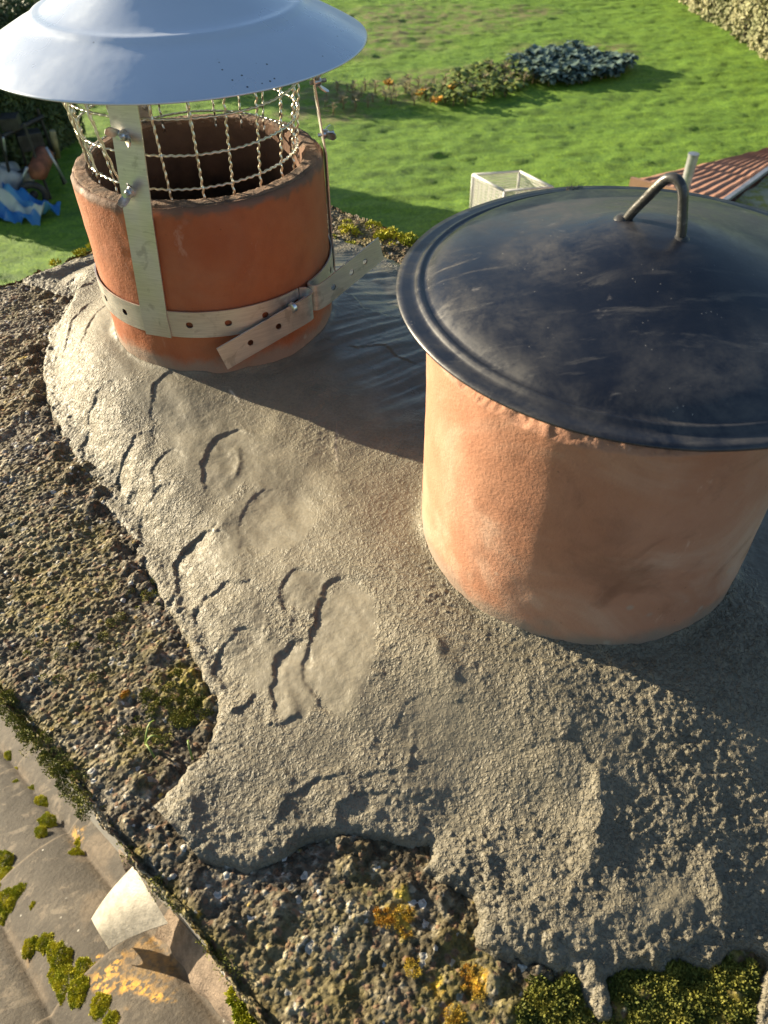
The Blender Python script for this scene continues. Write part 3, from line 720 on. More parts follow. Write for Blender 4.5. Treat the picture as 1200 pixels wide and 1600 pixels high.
# mesh basket
mb = MB()
def rad(z): return np.interp(z, [-.27, -.25, -.20, -.15], [.0885, .0895, .0955, .101])
NW = 22
for k in range(NW):
    a = R(-93.4+k*360/NW); pts = []
    for i in range(110):
        z = -.1475-(.265-.1475)*i/109; r_ = rad(z)+.0006*math.sin(i*.96+k*1.7); a2 = a+.0038*math.sin(i*.96+1+k)+.008*math.sin(k*1.9)
        pts.append((CC[0]+r_*math.cos(a2), CC[1]+r_*math.sin(a2), z+OFF))
    mb.tube(pts, .00098, 6)
for q, z0 in enumerate((-.172, -.1985, -.225, -.2515)):
    pts = []
    n_ = 420
    for i in range(n_):
        a = 2*math.pi*i/n_; r_ = rad(z0)+.0005*math.sin(i*2*math.pi/n_*NW*4+q)
        pts.append((CC[0]+r_*math.cos(a), CC[1]+r_*math.sin(a), z0+OFF+.0007*math.sin(a*3+q)+.0003*math.sin(i*2*math.pi/n_*NW*4)))
    mb.tube(pts, .00098, 6, closed=True)
# overlap of the mesh seam on the left
for k in range(4):
    a = R(-158+k*9); pts = []
    for i in range(40):
        z = -.150-.10*i/39; r_ = rad(z)+.0012+.0006*math.sin(i*1.2+k); a2 = a+i*.0045*(1 if k % 2 else -1)
        pts.append((CC[0]+r_*math.cos(a2), CC[1]+r_*math.sin(a2), z+OFF))
    mb.tube(pts, .00098, 6)
mb.build('mesh_guard', WIRE, cowl, True)
def polar(a, r_, z, c=CC): return Vector((c[0]+r_*math.cos(R(a)), c[1]+r_*math.sin(R(a)), z+OFF))
def wing_nut(p, nrm, roll, parent, s=1.0):
    n_ = Vector(nrm).normalized(); up = Vector((0, 0, 1)); t_ = n_.cross(up).normalized(); up = t_.cross(n_)
    a = t_*math.cos(roll)+up*math.sin(roll); b = n_.cross(a)
    mb = MB(); p = Vector(p)
    mb.tube([p-n_*.004*s, p+n_*.0105*s], .0018*s, 8)                       # bolt
    mb.tube([p, p+n_*.0015*s, p+n_*.0055*s, p+n_*.0062*s], [.0042*s, .0040*s, .0032*s, .0022*s], 12)
    for sg in (-1, 1):
        pts = [p+n_*.003*s+a*sg*.0025*s, p+n_*.0052*s+a*sg*.0055*s, p+n_*.0085*s+a*sg*.0085*s, p+n_*.0108*s+a*sg*.0100*s]
        ws = [.0026*s, .0032*s, .0034*s, .0016*s]
        V = []
        for q, w_ in zip(pts, ws):
            for c1, c2 in ((-1, -1), (1, -1), (1, 1), (-1, 1)): V.append(q+b*c1*w_+(a*.6*sg-n_*.8)*c2*.0006*s)
        Fs = []
        for i in range(3):
            for k in range(4): Fs.append((i*4+k, i*4+(k+1) % 4, (i+1)*4+(k+1) % 4, (i+1)*4+k))
        Fs += [(3, 2, 1, 0), (12, 13, 14, 15)]
        mb.add(V, Fs)
    return mb.build('wing_nut', ZINC, parent, True, angle=35)
for i, (ab, at_) in enumerate(((-110, -104.5), (9, 9), (128, 128))):
    P = [(-.3745, .1130, 0), (-.352, .1130, 0), (-.345, .1122, .05), (-.262, .1118, .72), (-.256, .1108, .75), (-.200, .1050, 1), (-.180, .1025, 1), (-.150, .0990, 1)]
    pts = [polar(ab+(at_-ab)*k, r_, z, LP) for z, r_, k in P]
    am = (ab+at_)/2; tang = Vector((-math.sin(R(am)), math.cos(R(am)), 0))
    st = MB().strip(pts, tang, .0250, .0012).build('strap', STEEL, cowl, True, angle=25)
    nd = Vector((math.cos(R(at_)), math.sin(R(at_)), .12))
    wing_nut(polar(at_-1.2, .1060, -.2065, LP), nd, .4+i, st)
    wing_nut(polar(at_-3.0, .1100, -.2475, LP), nd, 2.2+i*.9, st)
# inner bracket plate behind the front strap
# band clamp with holes: built as quads round the pot, holes as dark punched discs
def band_pt(a, r_, z): return polar(a, r_, z, LP)
mb = MB(); a0, a1 = -33.0, -41.0+360; N = 220; zt, zb = -.3487, -.3735
holes = [a for a in np.arange(-129.5-17*6, 320, 17.15)]
# rows of the band; cells near a hole are left open and ringed
NR = 12; NC = 900
AA = np.linspace(a0, a1, NC); ZZ = np.linspace(zb, zt, NR)
G_A, G_Z = np.meshgrid(AA, ZZ); zc = (zt+zb)/2
rad_ = .0030
for hA in holes:
    for k in (-360, 0, 360):
        s_ = (G_A-(hA+k))*math.pi/180*LR; q = G_Z-zc; dd = np.hypot(s_, q); m_ = (dd < rad_*1.35)
        f_ = np.where(m_, np.maximum(rad_, dd)/np.maximum(dd, 1e-6), 1); 
        G_A = np.where(m_, hA+k+s_*f_/(math.pi/180*LR), G_A); G_Z = np.where(m_, zc+q*f_, G_Z)
def inhole(a, z):
    r_ = np.full(a.shape, 9.)
    for hA in holes:
        for k in (-360, 0, 360): r_ = np.minimum(r_, np.hypot((a-(hA+k))*math.pi/180*LR, z-zc))
    return r_
def bandface(rad0):
    return np.stack([LP[0]+rad0*np.cos(np.radians(G_A)), LP[1]+rad0*np.sin(np.radians(G_A)), G_Z+OFF], -1).reshape(-1, 3)
Vo = bandface(LR+.0026); Vi = bandface(LR+.0014)
Fo = grid_faces(NC, NR); cA = G_A.ravel()[Fo].mean(1); cZ = G_Z.ravel()[Fo].mean(1)
Fo = Fo[inhole(cA, cZ) > rad_*.97]
Fa = np.concatenate([Fo, Fo[:, ::-1]+len(Vo)])
top_ = np.array([[(NR-1)*NC+i, (NR-1)*NC+i+1, (NR-1)*NC+i+1+len(Vo), (NR-1)*NC+i+len(Vo)] for i in range(NC-1)])
bot_ = np.array([[i, i+len(Vo), i+1+len(Vo), i+1] for i in range(NC-1)])
band = raw_mesh('band_clamp', np.concatenate([Vo, Vi]), np.concatenate([Fa, top_, bot_]), STEEL, cowl, False)
# tails of the band
def tail(pts, name, nh, parent, w=.0245):
    """strip with punched holes: strip sampled as a fine grid"""
    pts = spline([Vector(p) for p in pts], 14); L_ = [0]
    for a, b in zip(pts[:-1], pts[1:]): L_.append(L_[-1]+(b-a).length)
    n1 = max(40, int(L_[-1]/.0012)); s1 = np.linspace(0, L_[-1], n1); n2 = 14; Q = []
    P3 = np.array([[np.interp(s, L_, [p[k] for p in pts]) for k in range(3)] for s in s1])
    T3 = np.gradient(P3, axis=0); T3 /= np.linalg.norm(T3, axis=1)[:, None]
    up = np.array([0, 0, 1.]); W3 = up-T3*(T3@up)[:, None]; W3 /= np.linalg.norm(W3, axis=1)[:, None]; N3 = np.cross(T3, W3)
    sG, wG = np.meshgrid(s1, np.linspace(-w/2, w/2, n2)); open_ = np.full(sG.shape, 9.)
    for h_ in nh:
        dx, dy = sG-h_*L_[-1], wG; dd = np.hypot(dx, dy); m_ = dd < .0040; f_ = np.where(m_, np.maximum(.0029, dd)/np.maximum(dd, 1e-6), 1)
        sG = np.where(m_, h_*L_[-1]+dx*f_, sG); wG = np.where(m_, dy*f_, wG)
    C3 = np.stack([np.interp(sG, s1, P3[:, k]) for k in range(3)], -1); Wd = np.stack([np.interp(sG, s1, W3[:, k]) for k in range(3)], -1); Nd = np.stack([np.interp(sG, s1, N3[:, k]) for k in range(3)], -1)
    base = C3+Wd*wG[..., None]; Vo = (base+Nd*.0006).reshape(-1, 3); Vi = (base-Nd*.0006).reshape(-1, 3)
    Fo = grid_faces(n1, n2); cs = sG.ravel()[Fo].mean(1); cw = wG.ravel()[Fo].mean(1); ok = np.ones(len(Fo), bool)
    for h_ in nh: ok &= np.hypot(cs-h_*L_[-1], cw) > .0028
    Fo = Fo[ok]; nb_ = len(Vo); fs = [Fo, Fo[:, ::-1]+nb_]
    r0 = np.arange(n1-1); fs.append(np.stack([r0, r0+nb_, r0+1+nb_, r0+1], 1)); r2 = r0+(n2-1)*n1; fs.append(np.stack([r2, r2+1, r2+1+nb_, r2+nb_], 1))
    c0 = np.arange(n2-1)*n1; fs.append(np.stack([c0, c0+n1, c0+n1+nb_, c0+nb_], 1)); c1 = c0+n1-1; fs.append(np.stack([c1, c1+nb_, c1+n1+nb_, c1+n1], 1))
    return raw_mesh(name, np.concatenate([Vo, Vi]), np.concatenate(fs), STEEL, parent, False)
zc = -.361
A0 = band_pt(-41.0, LR+.002, zc); A1 = band_pt(-38.0, LR+.0045, zc-.001); A2 = band_pt(-37.5, LR+.010, zc-.003); A3 = band_pt(-41, LR+.0135, zc-.004)
Aend = PX(347, 561, -.3885)
tail([A0, A1, A2, A3, A3.lerp(Aend, .35), A3.lerp(Aend, .7), Aend], 'band_tail', (.48, .74), cowl)
B0 = band_pt(-33.0, LR+.002, zc); B1 = band_pt(-36.0, LR+.006, zc+.001); B2 = band_pt(-35.5, LR+.0125, zc+.001); B3 = band_pt(-31, LR+.016, zc+.002)
Bend = PX(595, 388, -.340)
tail([B0, B1, B2, B3, B3.lerp(Bend, .33), B3.lerp(Bend, .7), Bend], 'band_tail', (.36, .60, .78), cowl)
mb = MB(); p0 = band_pt(-47, LR+.008, zc+.001); p1 = band_pt(-24, LR+.012, zc+.003); dr_ = (p1-p0).normalized()
mb.tube([p0, p1], .0026, 10); mb.tube([p0-dr_*.0035, p0-dr_*.003, p0+dr_*.0005], [.0036, .0048, .0048], 12); mb.tube([p1-dr_*.006, p1-dr_*.001], .0046, 6)
mb.build('clamp_bolt', ZINC, cowl, True, angle=40)
settle(cowl); stand(cowl, -.1686, .7452, -.3953, LSIZE)

# ================================================================== MOSS AND PLANTS ON THE SLAB
def slabpt(px_, py_): return PX(px_, py_, ZS)
def moss_patch(name, label, blobs, mat, scale, base, seedk):
    """blobs: (x, y, z, rx, ry, rz, count, angle)"""
    Ps = []; Ns = []; Ls = []
    for (x, y, z, rx, ry, rz, cnt, an) in blobs:
        d = RNG.normal(size=(cnt, 3)); d[:, 2] = np.abs(d[:, 2]); d /= np.linalg.norm(d, axis=1)[:, None]
        lum = 1+.25*fbm(d[:, 0]*3+x*50, d[:, 1]*3+y*50, 1., 2, seedk)
        q = d*np.array([rx, ry, rz])*lum[:, None]*RNG.uniform(.6, 1, (cnt, 1))**.4
        ca, sa = math.cos(an), math.sin(an); qx = q[:, 0]*ca-q[:, 1]*sa; qy = q[:, 0]*sa+q[:, 1]*ca
        Ps.append(np.stack([x+qx, y+qy, z+q[:, 2]], 1))
        nn = d/np.array([rx, ry, rz]); nn /= np.linalg.norm(nn, axis=1)[:, None]; nx = nn[:, 0]*ca-nn[:, 1]*sa; ny = nn[:, 0]*sa+nn[:, 1]*ca
        nn = np.stack([nx, ny, nn[:, 2]], 1)+RNG.normal(size=(cnt, 3))*.55+np.array([0, 0, .3]); Ns.append(nn)
        Ls.append(RNG.uniform(.6, 1.3, cnt)*scale)
    P = np.concatenate(Ps); N_ = np.concatenate(Ns); L = np.concatenate(Ls)
    V, T = spikes(P, N_, L, L*.42, .35)
    o = raw_mesh(name, V, T, mat, None, True, None, 3)
    tag(o, label, 'moss', kind='stuff'); return o
def scatter_blobs(regs, zoff, n_each, r0, cnt, zfun=None):
    B = []
    for (px_, py_), rad0, dens in regs:
        W = slabpt(px_, py_)
        for k in range(int(n_each*dens)):
            a = random.uniform(0, 6.28); q = rad0*math.sqrt(random.random()); x, y = W.x+q*math.cos(a), W.y+q*math.sin(a)
            u_, v_ = w2uv(x, y)
            if not (U_0 < u_ < U_1 and V_0 < v_ < V_1): continue
            if float(mortar_fields(np.array([x]), np.array([y]))[0]) > -.001: continue
            s_ = r0*random.uniform(.4, 1.3)
            B.append((x, y, OFF+ZS+zoff, s_, s_*random.uniform(.6, 1.), s_*random.uniform(.4, .8), int(cnt*(s_/r0)**2)+12, random.uniform(0, 3)))
    return B
regs = [((905, 1560), .022, 1), ((880, 1590), .022, 1.), ((1000, 1575), .03, 1.2), ((1090, 1560), .03, 1.2), ((1170, 1560), .03, 1.2), ((1060, 1600), .03, 1.), ((960, 1610), .03, 1.), ((1180, 1610), .03, 1)]
moss_patch('moss', 'lumpy green moss along the bottom right edge of the fresh mortar', scatter_blobs(regs, -.001, 60, .0055, 260), MOSS_G, .0022, None, 1)
B = []
for k in range(130):                                                     # moss hanging on the near edge of the slab
    f_ = random.random(); x0 = -5+f_*150; y0 = 1072+f_*180
    W = PX(x0, y0, ZS-.004); u_, v_ = w2uv(W.x, W.y); x, y = uv2w(u_, V_0+random.uniform(-.008, .004)); f_ += 0; s_ = random.uniform(.0015, .005)*(.5+abs(math.sin(f_*17)))
    B.append((x, y, OFF+ZS-random.uniform(.0, .016), s_, s_*.8, s_*.8, 150, 0))
for k in range(40):
    f_ = random.random(); W = PX(150+f_*250, 1275+f_*290, ZS-.004); u_, v_ = w2uv(W.x, W.y); x, y = uv2w(u_, V_0+random.uniform(-.004, .003)); s_ = random.uniform(.002, .005)
    B.append((x, y, OFF+ZS-random.uniform(.0, .012), s_, s_*.8, s_*.7, 40, 0))
moss_patch('moss', 'dark olive moss hanging from the near edge of the slab above the roof tiles', B, MOSS_G, .0013, None, 2)
regs = [((270, 1090), .022, .8), ((300, 1110), .015, .6), ((225, 1150), .02, .3), ((230, 930), .02, .2), ((120, 1000), .04, .3)]
moss_patch('moss', 'thin olive moss on gravelly concrete left of the mortar edge', scatter_blobs(regs, .0, 60, .0034, 90), MOSS_G, .0012, None, 3)
regs = [((545, 372), .03, .5), ((610, 365), .03, .5), ((630, 378), .025, .6), ((575, 350), .03, .3), ((120, 408), .035, .9), ((80, 425), .03, .5), ((140, 400), .03, .6)]
moss_patch('moss', 'yellow green moss dotted along the far edge of the slab', scatter_blobs(regs, .002, 22, .008, 70), MOSS_Y, .0036, None, 4)
regs = [((628, 1440), .009, 1), ((600, 1432), .006, 1), ((745, 1532), .009, 1), ((712, 1590), .006, 1), ((195, 1085), .003, .5), ((645, 1512), .005, .7)]
moss_patch('lichen', 'small orange yellow lichen spots on the gravelly concrete near the bottom', scatter_blobs(regs, .0005, 34, .0014, 40), LICH, .0008, None, 5)
for (px_, py_, lab) in ((228, 1165, 'small weed of three thin green blades on the slab'), (302, 1190, 'single dark grass blade lying beside the mortar edge')):
    W = slabpt(px_, py_); th_ = thing('grass_sprig', W, lab, 'weed'); mb = MB()
    for k in range(3 if px_ < 250 else 1):
        a = -.9+k*1.1+(2.0 if px_ > 250 else 0); L_ = .016 if k != 1 else .011
        if px_ > 250: a = 1.9; L_ = .013
        pts = [W+Vector((math.cos(a)*L_*q, math.sin(a)*L_*q, .002+.009*math.sin(q*2.6))) for q in (0, .25, .5, .75, 1)]
        mb.strip(pts, Vector((-math.sin(a), math.cos(a), 0)), .0014, .0003)
    mb.build('blade', WEED, th_, True); settle(th_)

# ================================================================== HOUSE ROOF BELOW
house = thing('house', (*uv2w(-.2, -1.5), 0), 'house beneath the chimney with grey brown mossy concrete roof tiles', 'house')
TAN = .53; PER = .172
def roofz(u, v=0): return -1.45+TAN*(u+.68)
def tile_profile(v):
    t_ = ((v-.030)/PER) % 1.0                   # 0 = channel
    return .026*np.sin(np.pi*np.clip(t_, 0, 1))**.8-.004*np.exp(-(t_/.05)**2)-.004*np.exp(-((1-t_)/.05)**2)
def roof_mesh(u0, u1, v0, v1, du, dv, flip, name, parent):
    u = np.arange(u0, u1, du); v = np.arange(v0, v1, dv)
    Ug, Vg = np.meshgrid(u, v); U = Ug.ravel(); V = Vg.ravel()
    crs = ((U+.595)/.34) % 1.0; z = roofz(U)+tile_profile(V)+.018*(1-crs)-.010*0
    z += fbm(U, V, .03, 3, 400)*.0016
    X, Y = uv2w(U, V)
    li = np.zeros_like(X); di = np.zeros_like(X); nz = fbm(U, V, .05, 4, 402); nz2 = fbm(U, V, .02, 4, 404)
    for (px_, py_), r_ in (((240, 1530), .055), ((205, 1525), .035), ((180, 1545), .03), ((262, 1555), .03), ((20, 1480), .012), ((150, 1500), .012), ((75, 1250), .02), ((230, 1480), .02)):
        W = PX(px_, py_, -1.38); dd = np.hypot(X-W.x, Y-W.y)+nz2*r_*.8; li = np.maximum(li, sst(r_, r_*.5, dd))
    for (px_, py_), r_ in (((260, 1515), .06), ((140, 1400), .05), ((150, 1310), .04), ((290, 1550), .05), ((120, 1300), .03), ((210, 1400), .03)):
        W = PX(px_, py_, -1.42); dd = np.hypot(X-W.x, Y-W.y)+nz*r_*.9; di = np.maximum(di, .8*sst(r_, r_*.5, dd))
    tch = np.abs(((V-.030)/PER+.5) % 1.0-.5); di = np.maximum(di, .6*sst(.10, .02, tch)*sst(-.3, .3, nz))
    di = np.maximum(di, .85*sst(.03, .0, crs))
    if flip: 
        Uc = 2*flip-U; X, Y = uv2w(Uc, V)
    V3 = np.stack([X, Y, z+OFF], 1)
    return raw_mesh(name, V3, grid_faces(len(u), len(v)), ROOFM, parent, True, {'lichen': li, 'dirt': di})
RIDGE_U = 1.9
roof_mesh(-1.95, -.05, -.42, .42, .0042, .0042, None, 'roof_slope', house)
roof_mesh(-1.95, -.05, -3.2, -.42, .02, .01, None, 'roof_slope', house); roof_mesh(-.05, RIDGE_U, -3.2, .42, .02, .01, None, 'roof_slope', house)
roof_mesh(-1.95, RIDGE_U, .42, .80, .03, .02, None, 'roof_slope', house); roof_mesh(-1.95, RIDGE_U, -3.2, .80, .04, .02, RIDGE_U, 'roof_slope', house)
mb = MB(); P = [(*uv2w(RIDGE_U, v_), OFF+roofz(RIDGE_U)+.01) for v_ in np.linspace(-3.2, .8, 30)]; mb.tube(P, .12, 12).build('ridge', ROOFM, house, True)
mb = MB(); ez = roofz(-1.8)-.06; uvbox(mb, -1.8, 2*RIDGE_U+1.8, -3.1, .72, -OFF+.0, ez-.02)
gu = [(-1.8, ez-.02), (RIDGE_U, roofz(RIDGE_U)-.08), (2*RIDGE_U+1.8, ez-.02)]
Vg = [(*uv2w(a, vv_), b+OFF) for vv_ in (-3.1, .72) for a, b in gu]; mb.add(Vg, [(0, 1, 2), (5, 4, 3), (0, 3, 4, 1), (1, 4, 5, 2)]); mb.build('wall', RENDERW, house)
# cement fillet where the roof meets the stack
mb = MB(); us = np.linspace(-.56, .14, 120)
V = []
for i, u_ in enumerate(us):
    z0 = roofz(u_)+.02; w_ = .036+.003*math.sin(u_*40)+.002*math.sin(u_*97)
    for a, b in ((V_0+.041, z0+.045), (V_0+.041-w_*.45, z0+.030), (V_0+.041-w_, z0+.004), (V_0+.041-w_-.004, z0-.03)): V.append((*uv2w(u_, a), b+OFF))
Fs = [(i*4+k, i*4+k+1, (i+1)*4+k+1, (i+1)*4+k) for i in range(len(us)-1) for k in range(3)]
mb.add(V, Fs).build('cement_fillet', FILLET, house, True)
settle(house)
# flap of lead
def sheet(name, poly, nx, ny, mat, thick, zf):
    """bilinear sheet through four corner points"""
    A_, B_, C_, D_ = [Vector(p) for p in poly]; V = []; 
    for s_ in (1, -1):
        for j in range(ny+1):
            for i in range(nx+1):
                a, b = i/nx, j/ny; p = A_.lerp(B_, a).lerp(D_.lerp(C_, a), b); p.z += zf(a, b)+s_*thick/2; V.append(p)
    N0 = (nx+1)*(ny+1); Fs = []
    for j in range(ny):
        for i in range(nx):
            q = j*(nx+1)+i; Fs += [(q, q+1, q+nx+2, q+nx+1), (q+N0+nx+1, q+N0+nx+2, q+N0+1, q+N0)]
    for i in range(nx):
        Fs += [(i, i+N0, i+1+N0, i+1)]; q = ny*(nx+1)+i; Fs += [(q, q+1, q+1+N0, q+N0)]
    for j in range(ny):
        q = j*(nx+1); Fs += [(q, q+nx+1, q+nx+1+N0, q+N0)]; q += nx; Fs += [(q, q+N0, q+nx+1+N0, q+nx+1)]
    return MB().add(V, Fs).build(name, mat, None, True, angle=40)
flap = sheet('lead_flashing', [PX(144, 1437, -1.345), PX(172, 1485, -1.335), PX(262, 1442, -1.24), PX(208, 1352, -1.26)], 16, 16, LEAD, .002,
             lambda a, b: .016*math.sin(math.pi*a)*(1-b*.3)+.010*math.sin(b*3+.4))
tag(flap, 'loose pale sheet of flashing curling out over the roof tiles', 'flashing')
chip = sheet('mortar_chip', [PX(186, 1330, -1.39), PX(196, 1362, -1.39), PX(222, 1352, -1.37), PX(212, 1322, -1.37)], 8, 8, FILLET, .012, lambda a, b: .01*math.sin(a*3))
tag(chip, 'rounded beige lump of old mortar on tiles above the loose flashing', 'mortar lump')
# moss in the channels of the tiles
def rp(px_, py_):
    d = ray(px_, py_); z = -1.42
    for _ in range(12):
        t_ = z/d.z; u_, v_ = w2uv(d.x*t_, d.y*t_); z = roofz(u_)+float(tile_profile(np.array([v_]))[0])+.01
    t_ = z/d.z; return Vector((d.x*t_, d.y*t_, z+OFF))
B = []
for (px_, py_, rl, rw_, h_) in ((14, 1180, .02, .012, .012), (32, 1206, .025, .014, .018), (24, 1225, .015, .012, .014), (52, 1235, .02, .012, .014), (66, 1256, .03, .018, .02), (74, 1285, .03, .020, .02), (64, 1300, .02, .014, .015),
                                (128, 1318, .022, .018, .02), (118, 1338, .025, .018, .018), (8, 1345, .03, .02, .03), (12, 1368, .025, .018, .02), (4, 1395, .03, .02, .02), (22, 1412, .045, .028, .035), (10, 1430, .03, .02, .02), (34, 1395, .025, .02, .03),
                                (54, 1416, .012, .010, .01), (50, 1480, .022, .022, .02), (72, 1474, .022, .018, .018), (96, 1500, .045, .022, .03), (88, 1525, .02, .014, .02), (110, 1545, .05, .026, .035), (134, 1520, .03, .02, .025),
                                (132, 1560, .045, .026, .035), (165, 1582, .04, .022, .022), (108, 1572, .03, .012, .012), (180, 1605, .03, .018, .02), (378, 1560, .02, .012, .02), (388, 1590, .02, .012, .02)):
    W = rp(px_, py_); 
    if px_ > 350: W = PX(px_, py_, -.56)
    k_ = .80 if px_ < 350 else .5
    B.append((W.x, W.y, W.z-.004, rl*k_, rw_*k_, h_*k_*.42, int(6500*rl*rw_/.001)+250, TH))
moss_patch('moss', 'bright yellow green moss cushions in the channels of the roof tiles', B, MOSS_Y, .0030, None, 6)

# ================================================================== GARDEN
def terrain(name, mat, x0, x1, y0, y1, st, zf, kind='structure', attrs=None):
    x = np.arange(x0, x1, st); y = np.arange(y0, y1, st); X, Y = np.meshgrid(x, y); X = X.ravel(); Y = Y.ravel()
    V3 = np.stack([X, Y, zf(X, Y)], 1); A = attrs(X, Y) if attrs else None
    o = raw_mesh(name, V3, grid_faces(len(x), len(y)), mat, None, True, A); o['kind'] = kind; return o
def lawn_z(X, Y):
    sm = fbm(X, Y, 2.2, 2, 500)*.05+fbm(X*.6, Y*1.6, .50, 4, 503, .65)*.060+fbm(X, Y, .22, 3, 505)*.018
    return sm*sst(0, 1.5, X+14)
def lawn_at(X, Y):
    b = np.zeros_like(X)
    for (px_, py_), rx, ry in (((640, 30), 3.2, 2.5), ((560, 60), 3, 2.0), ((760, 118), 2.8, 1.1), ((560, 150), 2.6, .9), ((660, 130), 2.0, .8), ((900, 80), 2.2, 1.2), ((500, 180), 1.5, .7), ((800, 20), 2, 1)):
        W = PX(px_, py_, -6.); q = np.hypot((X-W.x)/rx, (Y-W.y)/ry)+fbm(X, Y, .9, 3, 510)*.35; b = np.maximum(b, sst(1.1, .5, q))
    return {'bare': b*.8}
terrain('lawn', LAWN, -11, 14, 5, 46, .075, lawn_z, 'structure', lawn_at)
g = MB().add([(-400, -400, -.30), (400, -400, -.30), (400, 400, -.30), (-400, 400, -.30)], [(0, 1, 2, 3)]).build('ground', LAWN); g['kind'] = 'structure'
# road beyond the dark hedge
hd_ = Vector((.22, .975, 0)).normalized(); hn_ = Vector((hd_.y, -hd_.x, 0))
def strip_ground(name, c0, w_, L0, L1, z, mat):
    P = [c0+hd_*L0-hn_*w_/2, c0+hd_*L1-hn_*w_/2, c0+hd_*L1+hn_*w_/2, c0+hd_*L0+hn_*w_/2]
    o = MB().add([(p.x, p.y, z) for p in P], [(0, 3, 2, 1)]).build(name, mat); o['kind'] = 'structure'; return o
strip_ground('road', Vector((-13.2, 27, 0)), 5.2, -30, 60, .13, TARMAC)
strip_ground('pavement', Vector((-10.0, 27, 0)), .35, -30, 60, .20, simple('kerb_mat', (.35, .34, .32), .9))
rm = strip_ground('road_marking', Vector((-13.0, 27, 0)), .10, -30, 60, .134, WHITE)

def leaf_cloud(P, N_, size, mat, name, parent):
    n = len(P); N_ = N_/np.linalg.norm(N_, axis=1)[:, None]; t_ = np.cross(N_, RNG.normal(size=(n, 3))); t_ /= np.linalg.norm(t_, axis=1)[:, None]; b = np.cross(N_, t_)
    s_ = (size*RNG.uniform(.6, 1.4, n))[:, None]
    V = np.stack([P-t_*s_*.5, P-b*s_*.28+N_*s_*.08, P+t_*s_*.5-N_*s_*.1, P+b*s_*.28+N_*s_*.08], 1).reshape(-1, 3)
    return raw_mesh(name, V, np.arange(n*4).reshape(n, 4), mat, parent, False)
def hedge(name, label, a, b, w_, h_, mat, size, n_leaf, seed, bump=.16):
    a = Vector(a); b = Vector(b); L_ = (b-a).length; dr = (b-a)/L_; nr = Vector((dr.y, -dr.x, 0)); t = thing(name, (a+b)/2, label, 'hedge')
    k = RNG.choice(3, n_leaf, p=[.42, .42, .16]); s_ = RNG.uniform(0, L_, n_leaf); zz = RNG.uniform(0, h_, n_leaf); tt = RNG.uniform(-w_/2, w_/2, n_leaf)
    side = np.where(k == 0, -w_/2, np.where(k == 1, w_/2, tt)); zz = np.where(k == 2, h_, zz)
    dn = fbm(s_, zz+side*3, .5, 3, seed)*bump+RNG.normal(size=n_leaf)*.045
    side = side+np.where(k == 0, -1, np.where(k == 1, 1, 0))*dn; zz = zz+np.where(k == 2, dn, 0)
    P = np.stack([a.x+dr.x*s_+nr.x*side, a.y+dr.y*s_+nr.y*side, zz], 1)
    N_ = np.stack([np.where(k == 0, -nr.x, np.where(k == 1, nr.x, 0)), np.where(k == 0, -nr.y, np.where(k == 1, nr.y, 0)), np.where(k == 2, 1., .35)], 1)+RNG.normal(size=(n_leaf, 3))*.55
    leaf_cloud(P, N_, size, mat, 'foliage', t)
    m = MB(); c = (a+b)/2; m.box((c.x, c.y, h_/2-.06), (L_-.1, w_-.28, h_-.18), Matrix.Rotation(math.atan2(dr.y, dr.x), 3, 'Z')); m.build('core', CORE, t); settle(t); return t
# dark hedge on the left
h0 = PX(0, 42, -3.6); h1 = PX(50, 18, -3.6); hdir = (h1-h0); hdir.z = 0; hdir.normalize(); hn2 = Vector((-hdir.y, hdir.x, 0))
c0 = Vector((h0.x, h0.y, 0))+hn2*.55
hedge('hedge', 'dark shaded hedge at upper left behind the rusty machine', c0-hdir*2.4, c0+hdir*1.7, 1.1, 2.4, HEDGE_L, .10, 30000, 601)
# pale hedge upper right
q0 = PX(1060, 0, -6.); q1 = PX(1200, 95, -6.); dr = (q1-q0).normalized(); nr = Vector((-dr.y, dr.x, 0)); nr = nr if nr.x > 0 else -nr
hedge('hedge', 'pale olive sunlit hedge at upper right corner of the lawn', Vector((q0.x, q0.y, 0))-dr*14+nr*.8, Vector((q1.x, q1.y, 0))+dr*4+nr*.8, 1.6, 2.3, HEDGE_R, .13, 60000, 602, .22)
def shrub(name, label, c, r_, h_, mat, size, n_leaf, cat, seed, trunk_h=.0):
    t = thing(name, c, label, cat); n = n_leaf
    d = RNG.normal(size=(n, 3)); d /= np.linalg.norm(d, axis=1)[:, None]
    lum = 1+.38*fbm(d[:, 0]*2+seed, d[:, 1]*2+d[:, 2]*2, .8, 3, seed)
    P = d*np.array([r_, r_, (h_-trunk_h)/2])*lum[:, None]*(RNG.uniform(.3, 1, (n, 1))**.35); P += np.array([c[0], c[1], c[2]+trunk_h+(h_-trunk_h)/2])
    leaf_cloud(P, d+RNG.normal(size=(n, 3))*.6, size, mat, 'crown', t)
    m = MB(); top = Vector((c[0], c[1], c[2]+trunk_h+(h_-trunk_h)*.6)); base = Vector(c); m.tube([base, base.lerp(top, .5)+Vector((.05*r_, 0, 0)), top], [.06*r_+.03, .05*r_+.02, .02], 8)
    for k in range(7):
        a = k*.9+seed; s0 = base.lerp(top, .35+.08*k); m.tube([s0, s0+Vector((math.cos(a)*r_*.35, math.sin(a)*r_*.35, h_*.12)), s0+Vector((math.cos(a)*r_*.7, math.sin(a)*r_*.7, h_*.25))], [.03, .02, .008], 6)
    m.build('trunk', CORE, t, True); settle(t); return t
shrub('shrub', 'yellow green leafy shrub rising over the dark hedge beside the road', (-8.6, 23.8, 0), 1.25, 2.5, SHRUB, .16, 5200, 'shrub', 3)
